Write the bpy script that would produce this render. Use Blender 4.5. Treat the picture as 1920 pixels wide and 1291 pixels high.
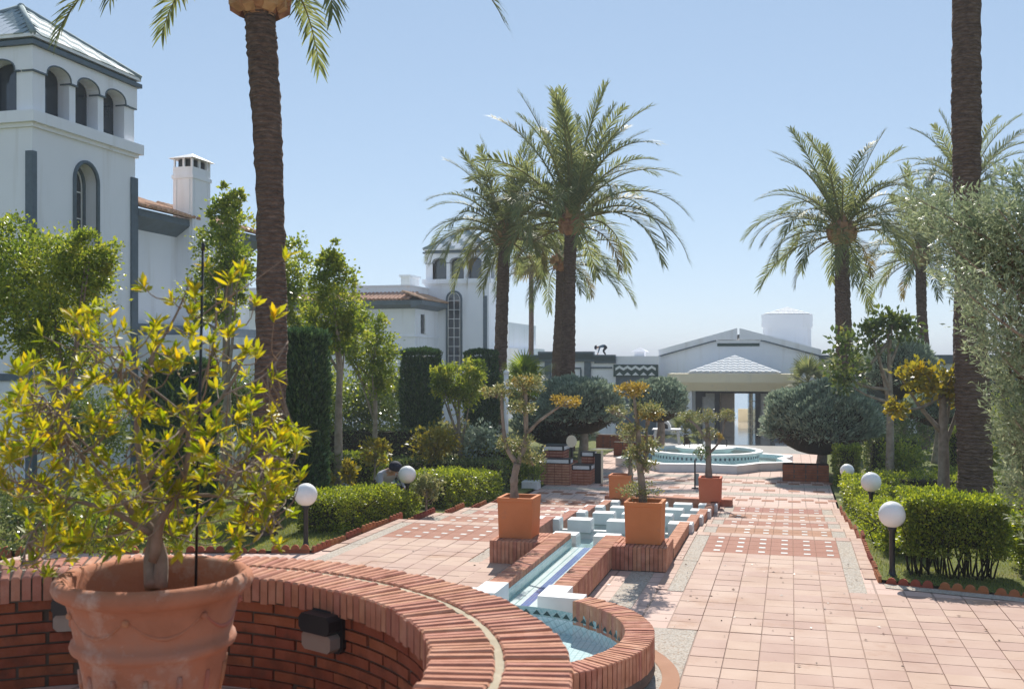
import bpy, bmesh, math, random
import numpy as np
from mathutils import Vector, Matrix
R = math.radians
SC = bpy.context.scene
for o in list(bpy.data.objects): bpy.data.objects.remove(o)
# ------------------------------------------------------------------ camera, sky, sun, exposure
YAW = R(15.0); CZ = 2.35
cam = bpy.data.objects.new('camera', bpy.data.cameras.new('camera'))
SC.collection.objects.link(cam); SC.camera = cam
cam.location = (0, 0, CZ); cam.rotation_euler = (R(90), 0, YAW)
cam.data.sensor_width = 36; cam.data.lens = 36 * 1950 / 1920
cam.data.shift_y = 29.5 / 1920
cam.data.clip_start = 0.05; cam.data.clip_end = 60000
cam.data.dof.use_dof = True; cam.data.dof.focus_distance = 13.0; cam.data.dof.aperture_fstop = 5.0
SUN_EL, SUN_AZ = R(41), R(-9)          # azimuth from +Y towards +X
wd = bpy.data.worlds.new('World'); SC.world = wd; wd.use_nodes = True
nt = wd.node_tree
sky = nt.nodes.new('ShaderNodeTexSky'); sky.sky_type = 'NISHITA'; sky.sun_disc = False
sky.sun_elevation = SUN_EL; sky.sun_rotation = SUN_AZ; sky.altitude = 0
sky.air_density = 0.6; sky.dust_density = 0.0; sky.ozone_density = 4.0
bg = nt.nodes['Background']; bg.inputs[1].default_value = 0.128
gm = nt.nodes.new('ShaderNodeGamma'); gm.inputs[1].default_value = 0.38     # soft contrast of the whole sky, as the camera's tone curve gives it
hv = nt.nodes.new('ShaderNodeHueSaturation'); hv.inputs['Saturation'].default_value = 1.26
nt.links.new(sky.outputs[0], gm.inputs[0]); nt.links.new(gm.outputs[0], hv.inputs['Color']); nt.links.new(hv.outputs[0], bg.inputs[0])
sd = bpy.data.lights.new('sun', 'SUN'); sd.energy = 2.0; sd.angle = R(0.55); sd.color = (1, 0.945, 0.86)
sun = bpy.data.objects.new('sun', sd); SC.collection.objects.link(sun)
sdir = Vector((math.sin(SUN_AZ) * math.cos(SUN_EL), math.cos(SUN_AZ) * math.cos(SUN_EL), math.sin(SUN_EL)))
sun.rotation_euler = sdir.to_track_quat('Z', 'Y').to_euler(); sun.location = (0, 0, 30)
vs = SC.view_settings
vs.view_transform = 'Standard'; vs.look = 'None'; vs.gamma = 1; vs.use_curve_mapping = False; vs.exposure = 1.77
SC.cycles.max_bounces = 8; SC.cycles.transparent_max_bounces = 12
SC.cycles.caustics_reflective = False; SC.cycles.caustics_refractive = False

# ------------------------------------------------------------------ helpers
CA, SA = math.cos(YAW), math.sin(YAW)
def at(px, py, d):
    """place in the garden at distance d (metres) that the survey of the photo gave"""
    xc = (px - 960) / 1950 * d
    return Vector((-d * SA + xc * CA, d * CA + xc * SA, CZ + (675 - py) / 1950 * d))
def gz(Y):
    return float(np.interp(Y, [-80, 13.5, 14.8, 21.2, 34, 45, 63, 72, 120], [0, 0, -.1, -.6, -.62, -1.3, -1.36, -7, -12]))
def rng(s): return np.random.default_rng(s)
ORG = {}
def reg(o, org): ORG[o.name] = Vector(org); return o
def org(o): return ORG.get(o.name, Vector((0, 0, 0))) if o else Vector((0, 0, 0))
def link(o, parent=None, loc=None):
    SC.collection.objects.link(o)
    loc = Vector(loc) if loc is not None else org(parent)
    if parent: o.parent = parent
    o.location = loc - org(parent)
    return reg(o, loc)
def tag(o, label=None, cat=None, group=None, kind=None):
    if label: o['label'] = label
    if cat: o['category'] = cat
    if group: o['group'] = group
    if kind: o['kind'] = kind
    return o
def thing(name, label, cat, loc, group=None, kind=None):
    o = bpy.data.objects.new(name, None); o.empty_display_size = .1
    link(o, None, loc); return tag(o, label, cat, group, kind)
def piece(mesh, name, parent, loc, rot=(0, 0, 0), sc=(1, 1, 1)):
    o = bpy.data.objects.new(name, mesh); link(o, parent, loc)
    o.rotation_euler = rot; o.scale = sc; return o
def npmesh(name, V, F, mats=(), smooth=False, rnd=None):
    V = np.asarray(V, np.float32); F = np.asarray(F, np.int32)
    me = bpy.data.meshes.new(name); k = F.shape[1]
    me.vertices.add(len(V)); me.vertices.foreach_set('co', V.ravel())
    me.loops.add(F.size); me.loops.foreach_set('vertex_index', F.ravel())
    me.polygons.add(len(F)); me.polygons.foreach_set('loop_start', np.arange(0, F.size, k, dtype=np.int32))
    me.polygons.foreach_set('loop_total', np.full(len(F), k, np.int32))
    if smooth: me.polygons.foreach_set('use_smooth', np.ones(len(F), bool))
    if rnd is not None:
        at_ = me.attributes.new('rnd', 'FLOAT', 'POINT'); at_.data.foreach_set('value', np.asarray(rnd, np.float32))
    me.update(calc_edges=True)
    for m in mats: me.materials.append(m)
    return me
class MB:
    def __init__(s): s.v = []; s.f = []; s.sm = []
    def add(s, V, F, smooth=False):
        n = len(s.v); s.v += [tuple(p) for p in V]; s.f += [tuple(i + n for i in q) for q in F]; s.sm += [smooth] * len(F); return s
    def box(s, x0, x1, y0, y1, z0, z1):
        V = [(x, y, z) for z in (z0, z1) for y in (y0, y1) for x in (x0, x1)]
        return s.add(V, [(0, 2, 3, 1), (4, 5, 7, 6), (0, 1, 5, 4), (2, 6, 7, 3), (0, 4, 6, 2), (1, 3, 7, 5)])
    def bbox(s, x0, x1, y0, y1, z0, z1, b=.004):
        # box with its top edges chamfered
        V = [(x0, y0, z0), (x1, y0, z0), (x1, y1, z0), (x0, y1, z0), (x0, y0, z1 - b), (x1, y0, z1 - b), (x1, y1, z1 - b), (x0, y1, z1 - b),
             (x0 + b, y0 + b, z1), (x1 - b, y0 + b, z1), (x1 - b, y1 - b, z1), (x0 + b, y1 - b, z1)]
        F = [(3, 2, 1, 0), (8, 9, 10, 11)]
        for i in range(4):
            j = (i + 1) % 4; F += [(i, j, j + 4, i + 4), (i + 4, j + 4, j + 8, i + 8)]
        return s.add(V, F)
    def taper(s, x0, x1, y0, y1, z0, z1, dx, dy):
        V = [(x0, y0, z0), (x1, y0, z0), (x1, y1, z0), (x0, y1, z0), (x0 + dx, y0 + dy, z1), (x1 - dx, y0 + dy, z1), (x1 - dx, y1 - dy, z1), (x0 + dx, y1 - dy, z1)]
        F = [(3, 2, 1, 0), (4, 5, 6, 7)] + [(i, (i + 1) % 4, (i + 1) % 4 + 4, i + 4) for i in range(4)]
        return s.add(V, F)
    def prism(s, poly, z0, z1):
        n = len(poly); V = [(x, y, z0) for x, y in poly] + [(x, y, z1) for x, y in poly]
        return s.add(V, [tuple(range(n - 1, -1, -1)), tuple(range(n, 2 * n))] + [(i, (i + 1) % n, (i + 1) % n + n, i + n) for i in range(n)])
    def extr(s, poly, o, u, w, n, t):
        # polygon in the (u,w) plane at o, pushed t along n
        o, u, w, n = map(Vector, (o, u, w, n)); P = [o + u * a + w * b for a, b in poly]; k = len(P)
        return s.add(P + [p + n * t for p in P], [tuple(range(k)), tuple(range(2 * k - 1, k - 1, -1))] + [(i, i + k, (i + 1) % k + k, (i + 1) % k) for i in range(k)])
    def lathe(s, prof, c=(0, 0, 0), seg=32, smooth=True, a0=0, a1=2 * math.pi):
        full = abs(a1 - a0 - 2 * math.pi) < 1e-6; m = seg if full else seg + 1; V = []; F = []
        for r, z in prof:
            for i in range(m):
                t = a0 + (a1 - a0) * i / seg; V.append((c[0] + r * math.cos(t), c[1] + r * math.sin(t), c[2] + z))
        for j in range(len(prof) - 1):
            for i in range(seg):
                k = (i + 1) % m; F.append((j * m + i, j * m + k, (j + 1) * m + k, (j + 1) * m + i))
        return s.add(V, F, smooth)
    def tube(s, pts, rad, seg=8, smooth=True, cap=True):
        pts = [Vector(p) for p in pts]; n = len(pts)
        if not hasattr(rad, '__len__'): rad = [rad] * n
        V = []; F = []; up = None
        for i, p in enumerate(pts):
            t = (pts[min(i + 1, n - 1)] - pts[max(i - 1, 0)]).normalized()
            if up is None: up = Vector((1, 0, 0)) if abs(t.x) < .9 else Vector((0, 1, 0))
            u = (up - t * up.dot(t)).normalized(); w = t.cross(u); up = u
            for k in range(seg):
                a = 2 * math.pi * k / seg; V.append(p + (u * math.cos(a) + w * math.sin(a)) * rad[i])
        for i in range(n - 1):
            for k in range(seg):
                j = (k + 1) % seg; F.append((i * seg + k, i * seg + j, (i + 1) * seg + j, (i + 1) * seg + k))
        if cap: F += [tuple(range(seg - 1, -1, -1)), tuple(range((n - 1) * seg, n * seg))]
        return s.add(V, F, smooth)
    def sphere(s, c, r, seg=24, rings=14, sq=1.0):
        prof = [(max(1e-4, r * math.sin(math.pi * i / rings)), -r * sq * math.cos(math.pi * i / rings)) for i in range(rings + 1)]
        return s.lathe(prof, c, seg)
    def mesh(s, name, m, o=(0, 0, 0)):
        me = bpy.data.meshes.new(name); o = Vector(o)
        me.from_pydata([Vector(p) - o for p in s.v], [], s.f); me.polygons.foreach_set('use_smooth', s.sm)
        if m: me.materials.append(m)
        me.update(); return me
    def build(s, name, m, parent=None, o=None):
        o = Vector(o) if o is not None else org(parent)
        ob = bpy.data.objects.new(name, s.mesh(name, m, o)); return link(ob, parent, o)
def curve_pts(P, n=12):
    """Catmull-Rom through P"""
    P = [Vector(p) for p in P]; P = [P[0] * 2 - P[1]] + P + [P[-1] * 2 - P[-2]]; out = []
    m = len(P) - 3
    for k in range(n + 1):
        t = k / n * m; i = min(int(t), m - 1); t -= i; a, b, c, d = P[i:i + 4]
        out.append(.5 * ((2 * b) + (c - a) * t + (2 * a - 5 * b + 4 * c - d) * t * t + (3 * b - a - 3 * c + d) * t ** 3))
    return out
# ------------------------------------------------------------------ materials
class N:
    def __init__(s, name, rough=.7, spec=.3):
        s.m = bpy.data.materials.new(name); s.m.use_nodes = True; s.t = s.m.node_tree
        s.b = s.t.nodes['Principled BSDF']; s.b.inputs['Roughness'].default_value = rough; s.b.inputs['Specular IOR Level'].default_value = spec
        s.tc = s.t.nodes.new('ShaderNodeTexCoord').outputs['Object']
    def n(s, ty, **kw):
        x = s.t.nodes.new(ty)
        for k, v in kw.items(): setattr(x, k, v)
        return x
    def l(s, a, b): s.t.links.new(a, b)
    def noise(s, scale, detail=4, vec=None, rough=.55):
        x = s.n('ShaderNodeTexNoise'); x.inputs['Scale'].default_value = scale; x.inputs['Detail'].default_value = detail; x.inputs['Roughness'].default_value = rough
        s.l(vec or s.tc, x.inputs['Vector']); return x.outputs['Fac']
    def ramp(s, fac, stops):
        x = s.n('ShaderNodeValToRGB'); e = x.color_ramp.elements
        while len(e) < len(stops): e.new(.5)
        for i, (p, c) in enumerate(stops): e[i].position = p; e[i].color = (*c, 1)
        s.l(fac, x.inputs[0]); return x.outputs[0]
    def mix(s, fac, a, b, mode='MIX'):
        x = s.n('ShaderNodeMix', data_type='RGBA', blend_type=mode)
        for i, v in ((0, fac), (6, a), (7, b)):
            if isinstance(v, (int, float)): x.inputs[i].default_value = v
            elif isinstance(v, tuple): x.inputs[i].default_value = (*v, 1)
            else: s.l(v, x.inputs[i])
        return x.outputs[2]
    def math(s, op, a, b=0.0):
        x = s.n('ShaderNodeMath', operation=op)
        for i, v in ((0, a), (1, b)):
            if isinstance(v, (int, float)): x.inputs[i].default_value = v
            else: s.l(v, x.inputs[i])
        return x.outputs[0]
    def mapv(s, sc=(1, 1, 1), loc=(0, 0, 0), rot=(0, 0, 0)):
        x = s.n('ShaderNodeMapping'); x.inputs['Scale'].default_value = sc; x.inputs['Location'].default_value = loc; x.inputs['Rotation'].default_value = rot
        s.l(s.tc, x.inputs[0]); return x.outputs[0]
    def bump(s, h, st=.3, dist=.01):
        x = s.n('ShaderNodeBump'); x.inputs['Strength'].default_value = st; x.inputs['Distance'].default_value = dist
        s.l(h, x.inputs['Height']); s.l(x.outputs[0], s.b.inputs['Normal'])
    def col(s, c):
        if isinstance(c, tuple): s.b.inputs['Base Color'].default_value = (*c, 1)
        else: s.l(c, s.b.inputs['Base Color'])
        return s
def plain(name, c, rough=.5, spec=.4, metal=0, var=.12, scale=6, bump=.0):
    k = N(name, rough, spec); k.b.inputs['Metallic'].default_value = metal
    d = tuple(x * (1 - var) for x in c); u = tuple(min(1, x * (1 + var)) for x in c)
    nz = k.noise(scale, 5); k.col(k.ramp(nz, [(.3, d), (.7, u)]))
    if bump: k.bump(k.noise(scale * 8, 5), bump, .004)
    return k.m
def mottled(name, cols, scale=4, rough=.8, objvar=.25, bump=.4, bscale=60, dirt=None, spec=.2, hue=.03):
    """clay, brick, stone: noise between tones, each piece a little different, fine relief"""
    k = N(name, rough, spec); oi = k.n('ShaderNodeObjectInfo'); va = k.n('ShaderNodeVectorMath', operation='ADD')
    k.l(k.tc, va.inputs[0]); k.l(oi.outputs['Location'], va.inputs[1]); k.tc = va.outputs[0]      # no two pieces share a pattern
    nz = k.noise(scale, 6); c = k.ramp(nz, [(.25 + .5 * i / max(1, len(cols) - 1), x) for i, x in enumerate(cols)])
    v = k.math('MULTIPLY_ADD', oi.outputs['Random'], objvar * 2); v.node.inputs[2].default_value = 1 - objvar
    hs = k.n('ShaderNodeHueSaturation'); k.l(v, hs.inputs['Value']); k.l(c, hs.inputs['Color'])
    h2 = k.math('MULTIPLY_ADD', oi.outputs['Random'], hue); h2.node.inputs[2].default_value = .5 - hue / 2; k.l(h2, hs.inputs['Hue']); c = hs.outputs[0]
    if dirt:
        dn = k.noise(dirt[1], 6, rough=.7); f = k.ramp(dn, [(dirt[2], (0, 0, 0)), (dirt[2] + .18, (1, 1, 1))]); c = k.mix(f, c, dirt[0])
    k.col(c); k.bump(k.noise(bscale, 6, rough=.65), bump, .006); return k.m
def foliage(name, stops, trans=.35, rough=.42, spec=.42):
    k = N(name, rough, spec); a = k.n('ShaderNodeAttribute', attribute_name='rnd'); oi = k.n('ShaderNodeObjectInfo')
    nz = k.noise(2.2, 3); f = k.math('ADD', k.math('MULTIPLY', a.outputs['Fac'], .75), k.math('MULTIPLY', nz, .3))
    c = k.ramp(f, stops); k.col(c); trans = min(.6, trans * 1.2)
    tr = k.n('ShaderNodeBsdfTranslucent'); hs = k.n('ShaderNodeHueSaturation'); hs.inputs['Saturation'].default_value = 1.12; hs.inputs['Value'].default_value = 1.25; hs.inputs['Hue'].default_value = .487
    k.l(c, hs.inputs['Color']); k.l(hs.outputs[0], tr.inputs['Color'])
    mx = k.n('ShaderNodeMixShader'); mx.inputs[0].default_value = trans
    k.l(k.b.outputs[0], mx.inputs[1]); k.l(tr.outputs[0], mx.inputs[2]); k.l(mx.outputs[0], k.t.nodes['Material Output'].inputs['Surface']); return k.m
M = {}
def stucco(name, c=(.87, .88, .915)):
    k = N(name, .9, .15); n1 = k.noise(.7, 6); v = k.noise(1.0, 5, k.mapv((3, 3, .25)))
    cc = k.mix(k.ramp(n1, [(.4, (0, 0, 0)), (.75, (.5, .5, .5))]), c, tuple(x * .9 for x in c))
    st = k.ramp(v, [(.55, (0, 0, 0)), (.8, (.5, .5, .5))]); cc = k.mix(st, cc, (.56, .53, .49))
    k.col(cc); k.bump(k.noise(90, 4), .25, .004); return k.m
M['white'] = stucco('white_render'); M['cream'] = stucco('cream_render', (.9, .8, .6))
M['trim'] = plain('blue_grey_trim', (.115, .15, .18), .6, .3, bump=.1)
M['green'] = plain('dark_green_glaze', (.02, .06, .055), .3, .5)
M['black'] = plain('black_metal', (.013, .013, .015), .4, .5)
M['darkframe'] = plain('anthracite_frame', (.03, .036, .042), .4, .5)
M['whitepaint'] = plain('white_paint', (0.771, 0.771, 0.761), .55, .3, var=.05, scale=3, bump=.1)
M['diffuser'] = plain('dull_diffuser', (.3, .25, .21), .4, .4, var=.1)
M['blockpaint'] = mottled('worn_white_paint', [(0.644, 0.644, 0.635), (0.736, 0.736, 0.727)], 5, .7, .05, .3, 50, dirt=((0.46, 0.432, 0.386), 4, .62), hue=0)
M['globe'] = plain('opal_glass_globe', (.86, .85, .82), .25, .5, var=.02)
M['brick'] = mottled('clay_brick', [(0.351, 0.149, 0.089), (0.479, 0.217, 0.141), (0.576, 0.308, 0.215)], 9, .85, .09, .5, 70, hue=.018)
M['brickwall'] = mottled('wall_brick', [(0.198, 0.0571, 0.0279), (0.298, 0.0909, 0.0454), (0.356, 0.123, 0.0697)], 7, .9, .13, .6, 60, dirt=((0.0992, 0.0551, 0.0378), 2.5, .56), hue=.012)
M['mortar'] = mottled('mortar', [(.36, .29, .215), (.52, .43, .33)], 12, .95, 0, .5, 80)
M['mortardark'] = mottled('weathered_mortar', [(0.08, 0.06, 0.048), (0.16, 0.124, 0.1)], 9, .95, 0, .5, 80)
M['terra'] = mottled('terracotta_pot', [(0.288, 0.107, 0.0597), (0.459, 0.185, 0.11), (0.395, 0.205, 0.147)], 3.5, .85, .05, .5, 35, dirt=((0.533, 0.381, 0.303), 4.5, .54))
M['terrabox'] = mottled('terracotta_box', [(0.514, 0.154, 0.0664), (0.603, 0.196, 0.0913)], 3, .8, .08, .25, 50, dirt=((0.446, 0.187, 0.108), 3, .62))
M['edging'] = mottled('edging_clay', [(0.293, 0.0888, 0.0433), (0.411, 0.138, 0.0723)], 8, .9, .2, .5, 60, dirt=((0.156, 0.0888, 0.0578), 6, .6))
M['tile'] = mottled('pink_paving_tile', [(0.38, 0.241, 0.184), (0.447, 0.304, 0.24), (0.498, 0.356, 0.288)], 1.7, .75, .06, .2, 60, dirt=((0.355, 0.197, 0.129), 1.3, .56), hue=.014)
M['browntile'] = mottled('brown_paving_tile', [(0.291, 0.124, 0.077), (0.359, 0.171, 0.115)], 4, .8, .1, .2, 60)
M['inlay'] = plain('white_marble_inlay', (0.446, 0.435, 0.413), .4, .4)
k = N('exposed_aggregate', .9, .15); vr = k.n('ShaderNodeTexVoronoi'); vr.inputs['Scale'].default_value = 70; k.l(k.tc, vr.inputs['Vector'])
sx = k.n('ShaderNodeSeparateColor'); k.l(vr.outputs['Color'], sx.inputs[0])
c = k.ramp(sx.outputs[0], [(0, (0.246, 0.205, 0.164)), (.35, (0.451, 0.402, 0.344)), (.7, (0.508, 0.467, 0.41)), (1, (0.377, 0.262, 0.18))])
k.col(k.mix(k.ramp(k.noise(1.3, 5), [(.4, (0, 0, 0)), (.75, (0.492, 0.492, 0.492))]), c, (0.377, 0.344, 0.312))); k.bump(vr.outputs['Distance'], .5, .006); M['aggregate'] = k.m
k = N('paving_bed', .85, .2); bt = k.n('ShaderNodeTexBrick', offset=0.0)
for n_, v_ in (('Scale', 1.0), ('Brick Width', .27), ('Row Height', .27), ('Mortar Size', .012)): bt.inputs[n_].default_value = v_
k.l(k.mapv(loc=(1.05, -12.96 + .27 * 60, 0)), bt.inputs['Vector'])
bt.inputs['Color1'].default_value = (.60, .43, .365, 1); bt.inputs['Color2'].default_value = (.56, .39, .325, 1); bt.inputs['Mortar'].default_value = (.2, .14, .11, 1)
k.col(k.mix(.35, bt.outputs['Color'], k.ramp(k.noise(.8, 5), [(.3, (.55, .38, .32)), (.7, (.66, .5, .43))]))); M['bed'] = k.m
M['joint'] = plain('tile_joint', (.33, .24, .19), .95, .1, var=.3, scale=14, bump=.3)
k = N('ground_soil', .95, .1); n1 = k.noise(.9, 6); n2 = k.noise(9, 6)
c = k.ramp(n1, [(.35, (.085, .115, .028)), (.55, (.14, .165, .045)), (.72, (.19, .15, .09))])
k.col(k.mix(.35, c, k.ramp(n2, [(.3, (.05, .06, .02)), (.7, (.2, .19, .08))]))); k.bump(n2, .6, .03); M['ground'] = k.m
M['soil'] = plain('dark_soil', (.06, .042, .03), .95, .1, var=.4, scale=20, bump=.6)
M['mulch'] = plain('red_brown_mulch', (.16, .085, .055), .95, .1, var=.4, scale=12, bump=.6)
k = N('sea_water', .12, .5); k.col((.11, .235, .335)); k.bump(k.noise(.35, 6, k.mapv((1, .35, 1))), .25, .5); M['sea'] = k.m
# still water: clear sheet that mirrors at a glance
k = N('pool_water'); fr = k.n('ShaderNodeFresnel'); fr.inputs[0].default_value = 1.33
bp = k.n('ShaderNodeBump'); bp.inputs['Strength'].default_value = .12; bp.inputs['Distance'].default_value = .02; k.l(k.noise(9, 3), bp.inputs['Height']); k.l(bp.outputs[0], fr.inputs['Normal'])
gl = k.n('ShaderNodeBsdfGlossy'); gl.inputs['Roughness'].default_value = .03; k.l(bp.outputs[0], gl.inputs['Normal'])
tp = k.n('ShaderNodeBsdfTransparent'); tp.inputs[0].default_value = (.92, .98, .98, 1)
ge = k.n('ShaderNodeNewGeometry'); ff = k.math('MULTIPLY', fr.outputs[0], k.math('SUBTRACT', 1.0, ge.outputs['Backfacing'])); mx = k.n('ShaderNodeMixShader'); k.l(ff, mx.inputs[0]); k.l(tp.outputs[0], mx.inputs[1]); k.l(gl.outputs[0], mx.inputs[2])
k.l(mx.outputs[0], k.t.nodes['Material Output'].inputs['Surface']); M['water'] = k.m
k = N('window_glass'); gl = k.n('ShaderNodeBsdfGlossy'); gl.inputs['Roughness'].default_value = .02; tp = k.n('ShaderNodeBsdfTransparent'); tp.inputs[0].default_value = (.62, .68, .72, 1)
lw = k.n('ShaderNodeFresnel'); lw.inputs[0].default_value = 1.5; ge = k.n('ShaderNodeNewGeometry'); ff = k.math('MULTIPLY', lw.outputs[0], k.math('SUBTRACT', 1.0, ge.outputs['Backfacing'])); mx = k.n('ShaderNodeMixShader'); k.l(ff, mx.inputs[0]); k.l(tp.outputs[0], mx.inputs[1]); k.l(gl.outputs[0], mx.inputs[2])
k.l(mx.outputs[0], k.t.nodes['Material Output'].inputs['Surface']); M['glass'] = k.m
M['pane'] = plain('dark_reflecting_pane', (.03, .04, .05), .04, .9, var=.1)
def mosaic(name, c1, c2, grout, size):
    k = N(name, .25, .5); bt = k.n('ShaderNodeTexBrick', offset=0.0)
    for n_, v_ in (('Scale', 1.0), ('Brick Width', size), ('Row Height', size), ('Mortar Size', size * .07)): bt.inputs[n_].default_value = v_
    x = k.n('ShaderNodeSeparateXYZ'); k.l(k.tc, x.inputs[0]); cb = k.n('ShaderNodeCombineXYZ')
    k.l(k.math('ADD', x.outputs[0], k.math('MULTIPLY', x.outputs[2], .73)), cb.inputs[0]); k.l(k.math('ADD', x.outputs[1], k.math('MULTIPLY', x.outputs[2], .68)), cb.inputs[1]); k.l(cb.outputs[0], bt.inputs['Vector'])
    bt.inputs['Color1'].default_value = (*c1, 1); bt.inputs['Color2'].default_value = (*c2, 1); bt.inputs['Mortar'].default_value = (*grout, 1); k.col(bt.outputs['Color']); return k.m
M['teal'] = mosaic('teal_mosaic', (.28, .46, .46), (.38, .55, .54), (.55, .63, .61), .03)
M['pale'] = mosaic('pale_blue_mosaic', (.60, .74, .77), (.74, .83, .83), (.40, .54, .56), .05)
M['blue'] = mosaic('cobalt_mosaic', (.05, .09, .42), (.08, .14, .52), (.3, .38, .6), .03)
M['greyglaze'] = plain('grey_green_glaze', (.27, .33, .34), .8, .1, var=.15)
M['whiteglaze'] = plain('white_glaze', (.80, .81, .81), .8, .1, var=.08)
M['rooftile'] = mottled('clay_roof_tile', [(.30, .15, .09), (.46, .27, .18), (.55, .38, .28)], 3, .9, .15, .4, 40)
M['bark'] = mottled('grey_bark', [(.15, .12, .095), (.26, .215, .17), (.34, .295, .25)], 9, .95, .1, .8, 40)
M['twig'] = mottled('pale_twig', [(.2, .15, .11), (.36, .29, .22)], 14, .9, .1, .5, 60)
k = N('palm_trunk_bark', .95, .1); wv = k.n('ShaderNodeTexWave', wave_type='BANDS', bands_direction='Z'); wv.inputs['Scale'].default_value = 5.2; wv.inputs['Distortion'].default_value = 5; wv.inputs['Detail'].default_value = 4; wv.inputs['Detail Scale'].default_value = 2.2; k.l(k.tc, wv.inputs['Vector'])
n1 = k.noise(7, 6, k.mapv((1, 1, 2.5)), .7); c = k.ramp(n1, [(.28, (.045, .032, .026)), (.5, (.16, .11, .085)), (.75, (.29, .205, .16))])
k.col(k.mix(k.math('MULTIPLY', wv.outputs['Fac'], .55), c, (.12, .08, .062))); k.bump(k.math('ADD', n1, wv.outputs['Fac']), .9, .03); M['palmbark'] = k.m
M['boot'] = mottled('cut_palm_boot', [(.22, .11, .055), (.42, .23, .115), (.5, .31, .18)], 8, .9, .15, .6, 50)
M['frond'] = foliage('palm_frond', [(0, (0.0874, 0.114, 0.0478)), (.4, (0.175, 0.208, 0.0819)), (.75, (0.262, 0.279, 0.117)), (1, (0.349, 0.286, 0.0955))], .4, .55, .22)
M['frondold'] = foliage('old_palm_frond', [(0, (.11, .11, .04)), (.5, (.24, .2, .06)), (1, (.36, .26, .09))], .3)
M['rachis'] = plain('frond_midrib', (.24, .22, .09), .6, .3)
M['shrubleaf'] = foliage('potted_shrub_leaf', [(0, (0.0952, 0.151, 0.018)), (.35, (0.202, 0.27, 0.03)), (.62, (0.347, 0.362, 0.045)), (.85, (0.526, 0.454, 0.06)), (1, (0.616, 0.389, 0.06))], .48, .45, .3)
M['leafgreen'] = foliage('fresh_green_leaf', [(0, (0.061, 0.113, 0.0219)), (.45, (0.182, 0.253, 0.0438)), (.8, (0.385, 0.421, 0.0781)), (1, (0.589, 0.526, 0.117))], .42)
M['leafyellow'] = foliage('yellow_green_leaf', [(0, (.10, .12, .025)), (.5, (.27, .25, .045)), (1, (.46, .33, .04))], .42)
M['leafdark'] = foliage('glossy_dark_leaf', [(0, (0.0403, 0.0784, 0.0245)), (.5, (0.112, 0.167, 0.045)), (.85, (0.223, 0.257, 0.0718)), (1, (0.536, 0.425, 0.082))], .25, .3, .5)
M['cypress'] = foliage('clipped_cypress', [(0, (0.0224, 0.0561, 0.024)), (.6, (0.0618, 0.127, 0.0483)), (1, (0.154, 0.238, 0.0804))], .15)
M['juniper'] = foliage('blue_juniper', [(0, (0.103, 0.146, 0.106)), (.5, (0.253, 0.32, 0.236)), (1, (0.503, 0.573, 0.413))], .2)
M['junipernear'] = foliage('grey_green_juniper', [(0, (0.113, 0.14, 0.0844)), (.5, (0.245, 0.31, 0.187)), (1, (0.45, 0.497, 0.3))], .3)
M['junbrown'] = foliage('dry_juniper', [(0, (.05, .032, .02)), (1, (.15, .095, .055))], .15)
M['hedge'] = foliage('box_hedge', [(0, (0.0701, 0.114, 0.0195)), (.45, (0.175, 0.23, 0.0358)), (.8, (0.351, 0.415, 0.0569)), (1, (0.537, 0.546, 0.0813))], .4)
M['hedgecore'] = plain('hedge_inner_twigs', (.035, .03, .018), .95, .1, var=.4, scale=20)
M['olive'] = foliage('olive_leaf', [(0, (0.0924, 0.121, 0.052)), (.45, (0.211, 0.24, 0.0982)), (.8, (0.356, 0.329, 0.139)), (1, (0.475, 0.342, 0.104))], .3)
M['oliveyel'] = foliage('yellowed_olive_leaf', [(0, (.2, .18, .05)), (.5, (.36, .28, .07)), (1, (.5, .36, .1))], .35)
M['agave'] = foliage('blue_agave', [(0, (.07, .13, .12)), (1, (.15, .22, .2))], .2)
M['grass'] = foliage('grass_blade', [(0, (0.09, 0.122, 0.0225)), (.5, (0.187, 0.223, 0.0438)), (1, (0.3, 0.294, 0.075))], .4)
M['skin'] = plain('skin', (.42, .26, .19), .6, .3, var=.08); M['shirtgrey'] = plain('grey_shirt', (.42, .43, .47), .9, .1)
M['shirtdark'] = plain('dark_blue_shirt', (.09, .14, .19), .9, .1); M['trouser'] = plain('dark_trousers', (.02, .022, .028), .9, .1); M['cap'] = plain('navy_cap', (.02, .024, .04), .8, .2)
# ------------------------------------------------------------------ ground, sea, lawns
def sheet(name, xs, ys, zf, m, smooth=True):
    V = [(x, y, zf(x, y)) for y in ys for x in xs]; n = len(xs)
    F = [(j * n + i, j * n + i + 1, (j + 1) * n + i + 1, (j + 1) * n + i) for j in range(len(ys) - 1) for i in range(n - 1)]
    return MB().add(V, F, smooth).build(name, m)
YS = [-80, -40, -10, 0, 5, 10, 13.5, 14.8, 18, 21.2, 26, 30, 34, 38, 45, 55, 62, 65, 70, 80, 120]
tag(sheet('ground', [-160, -80, -40, -20, -12, -6, -2, 0, 4, 8, 20, 40, 80, 160], YS, lambda x, y: gz(y) - .5, M['ground']), kind='structure')
tag(MB().add([(-2500, 60, -9.5), (2500, 60, -9.5), (2500, 3500, -9.5), (-2500, 3500, -9.5)], [(0, 1, 2, 3)]).build('sea', M['sea']), kind='structure')
def lawn_y0(x): return 11.65 - .258 * min(max(x - .92, 0), 6)
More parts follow.
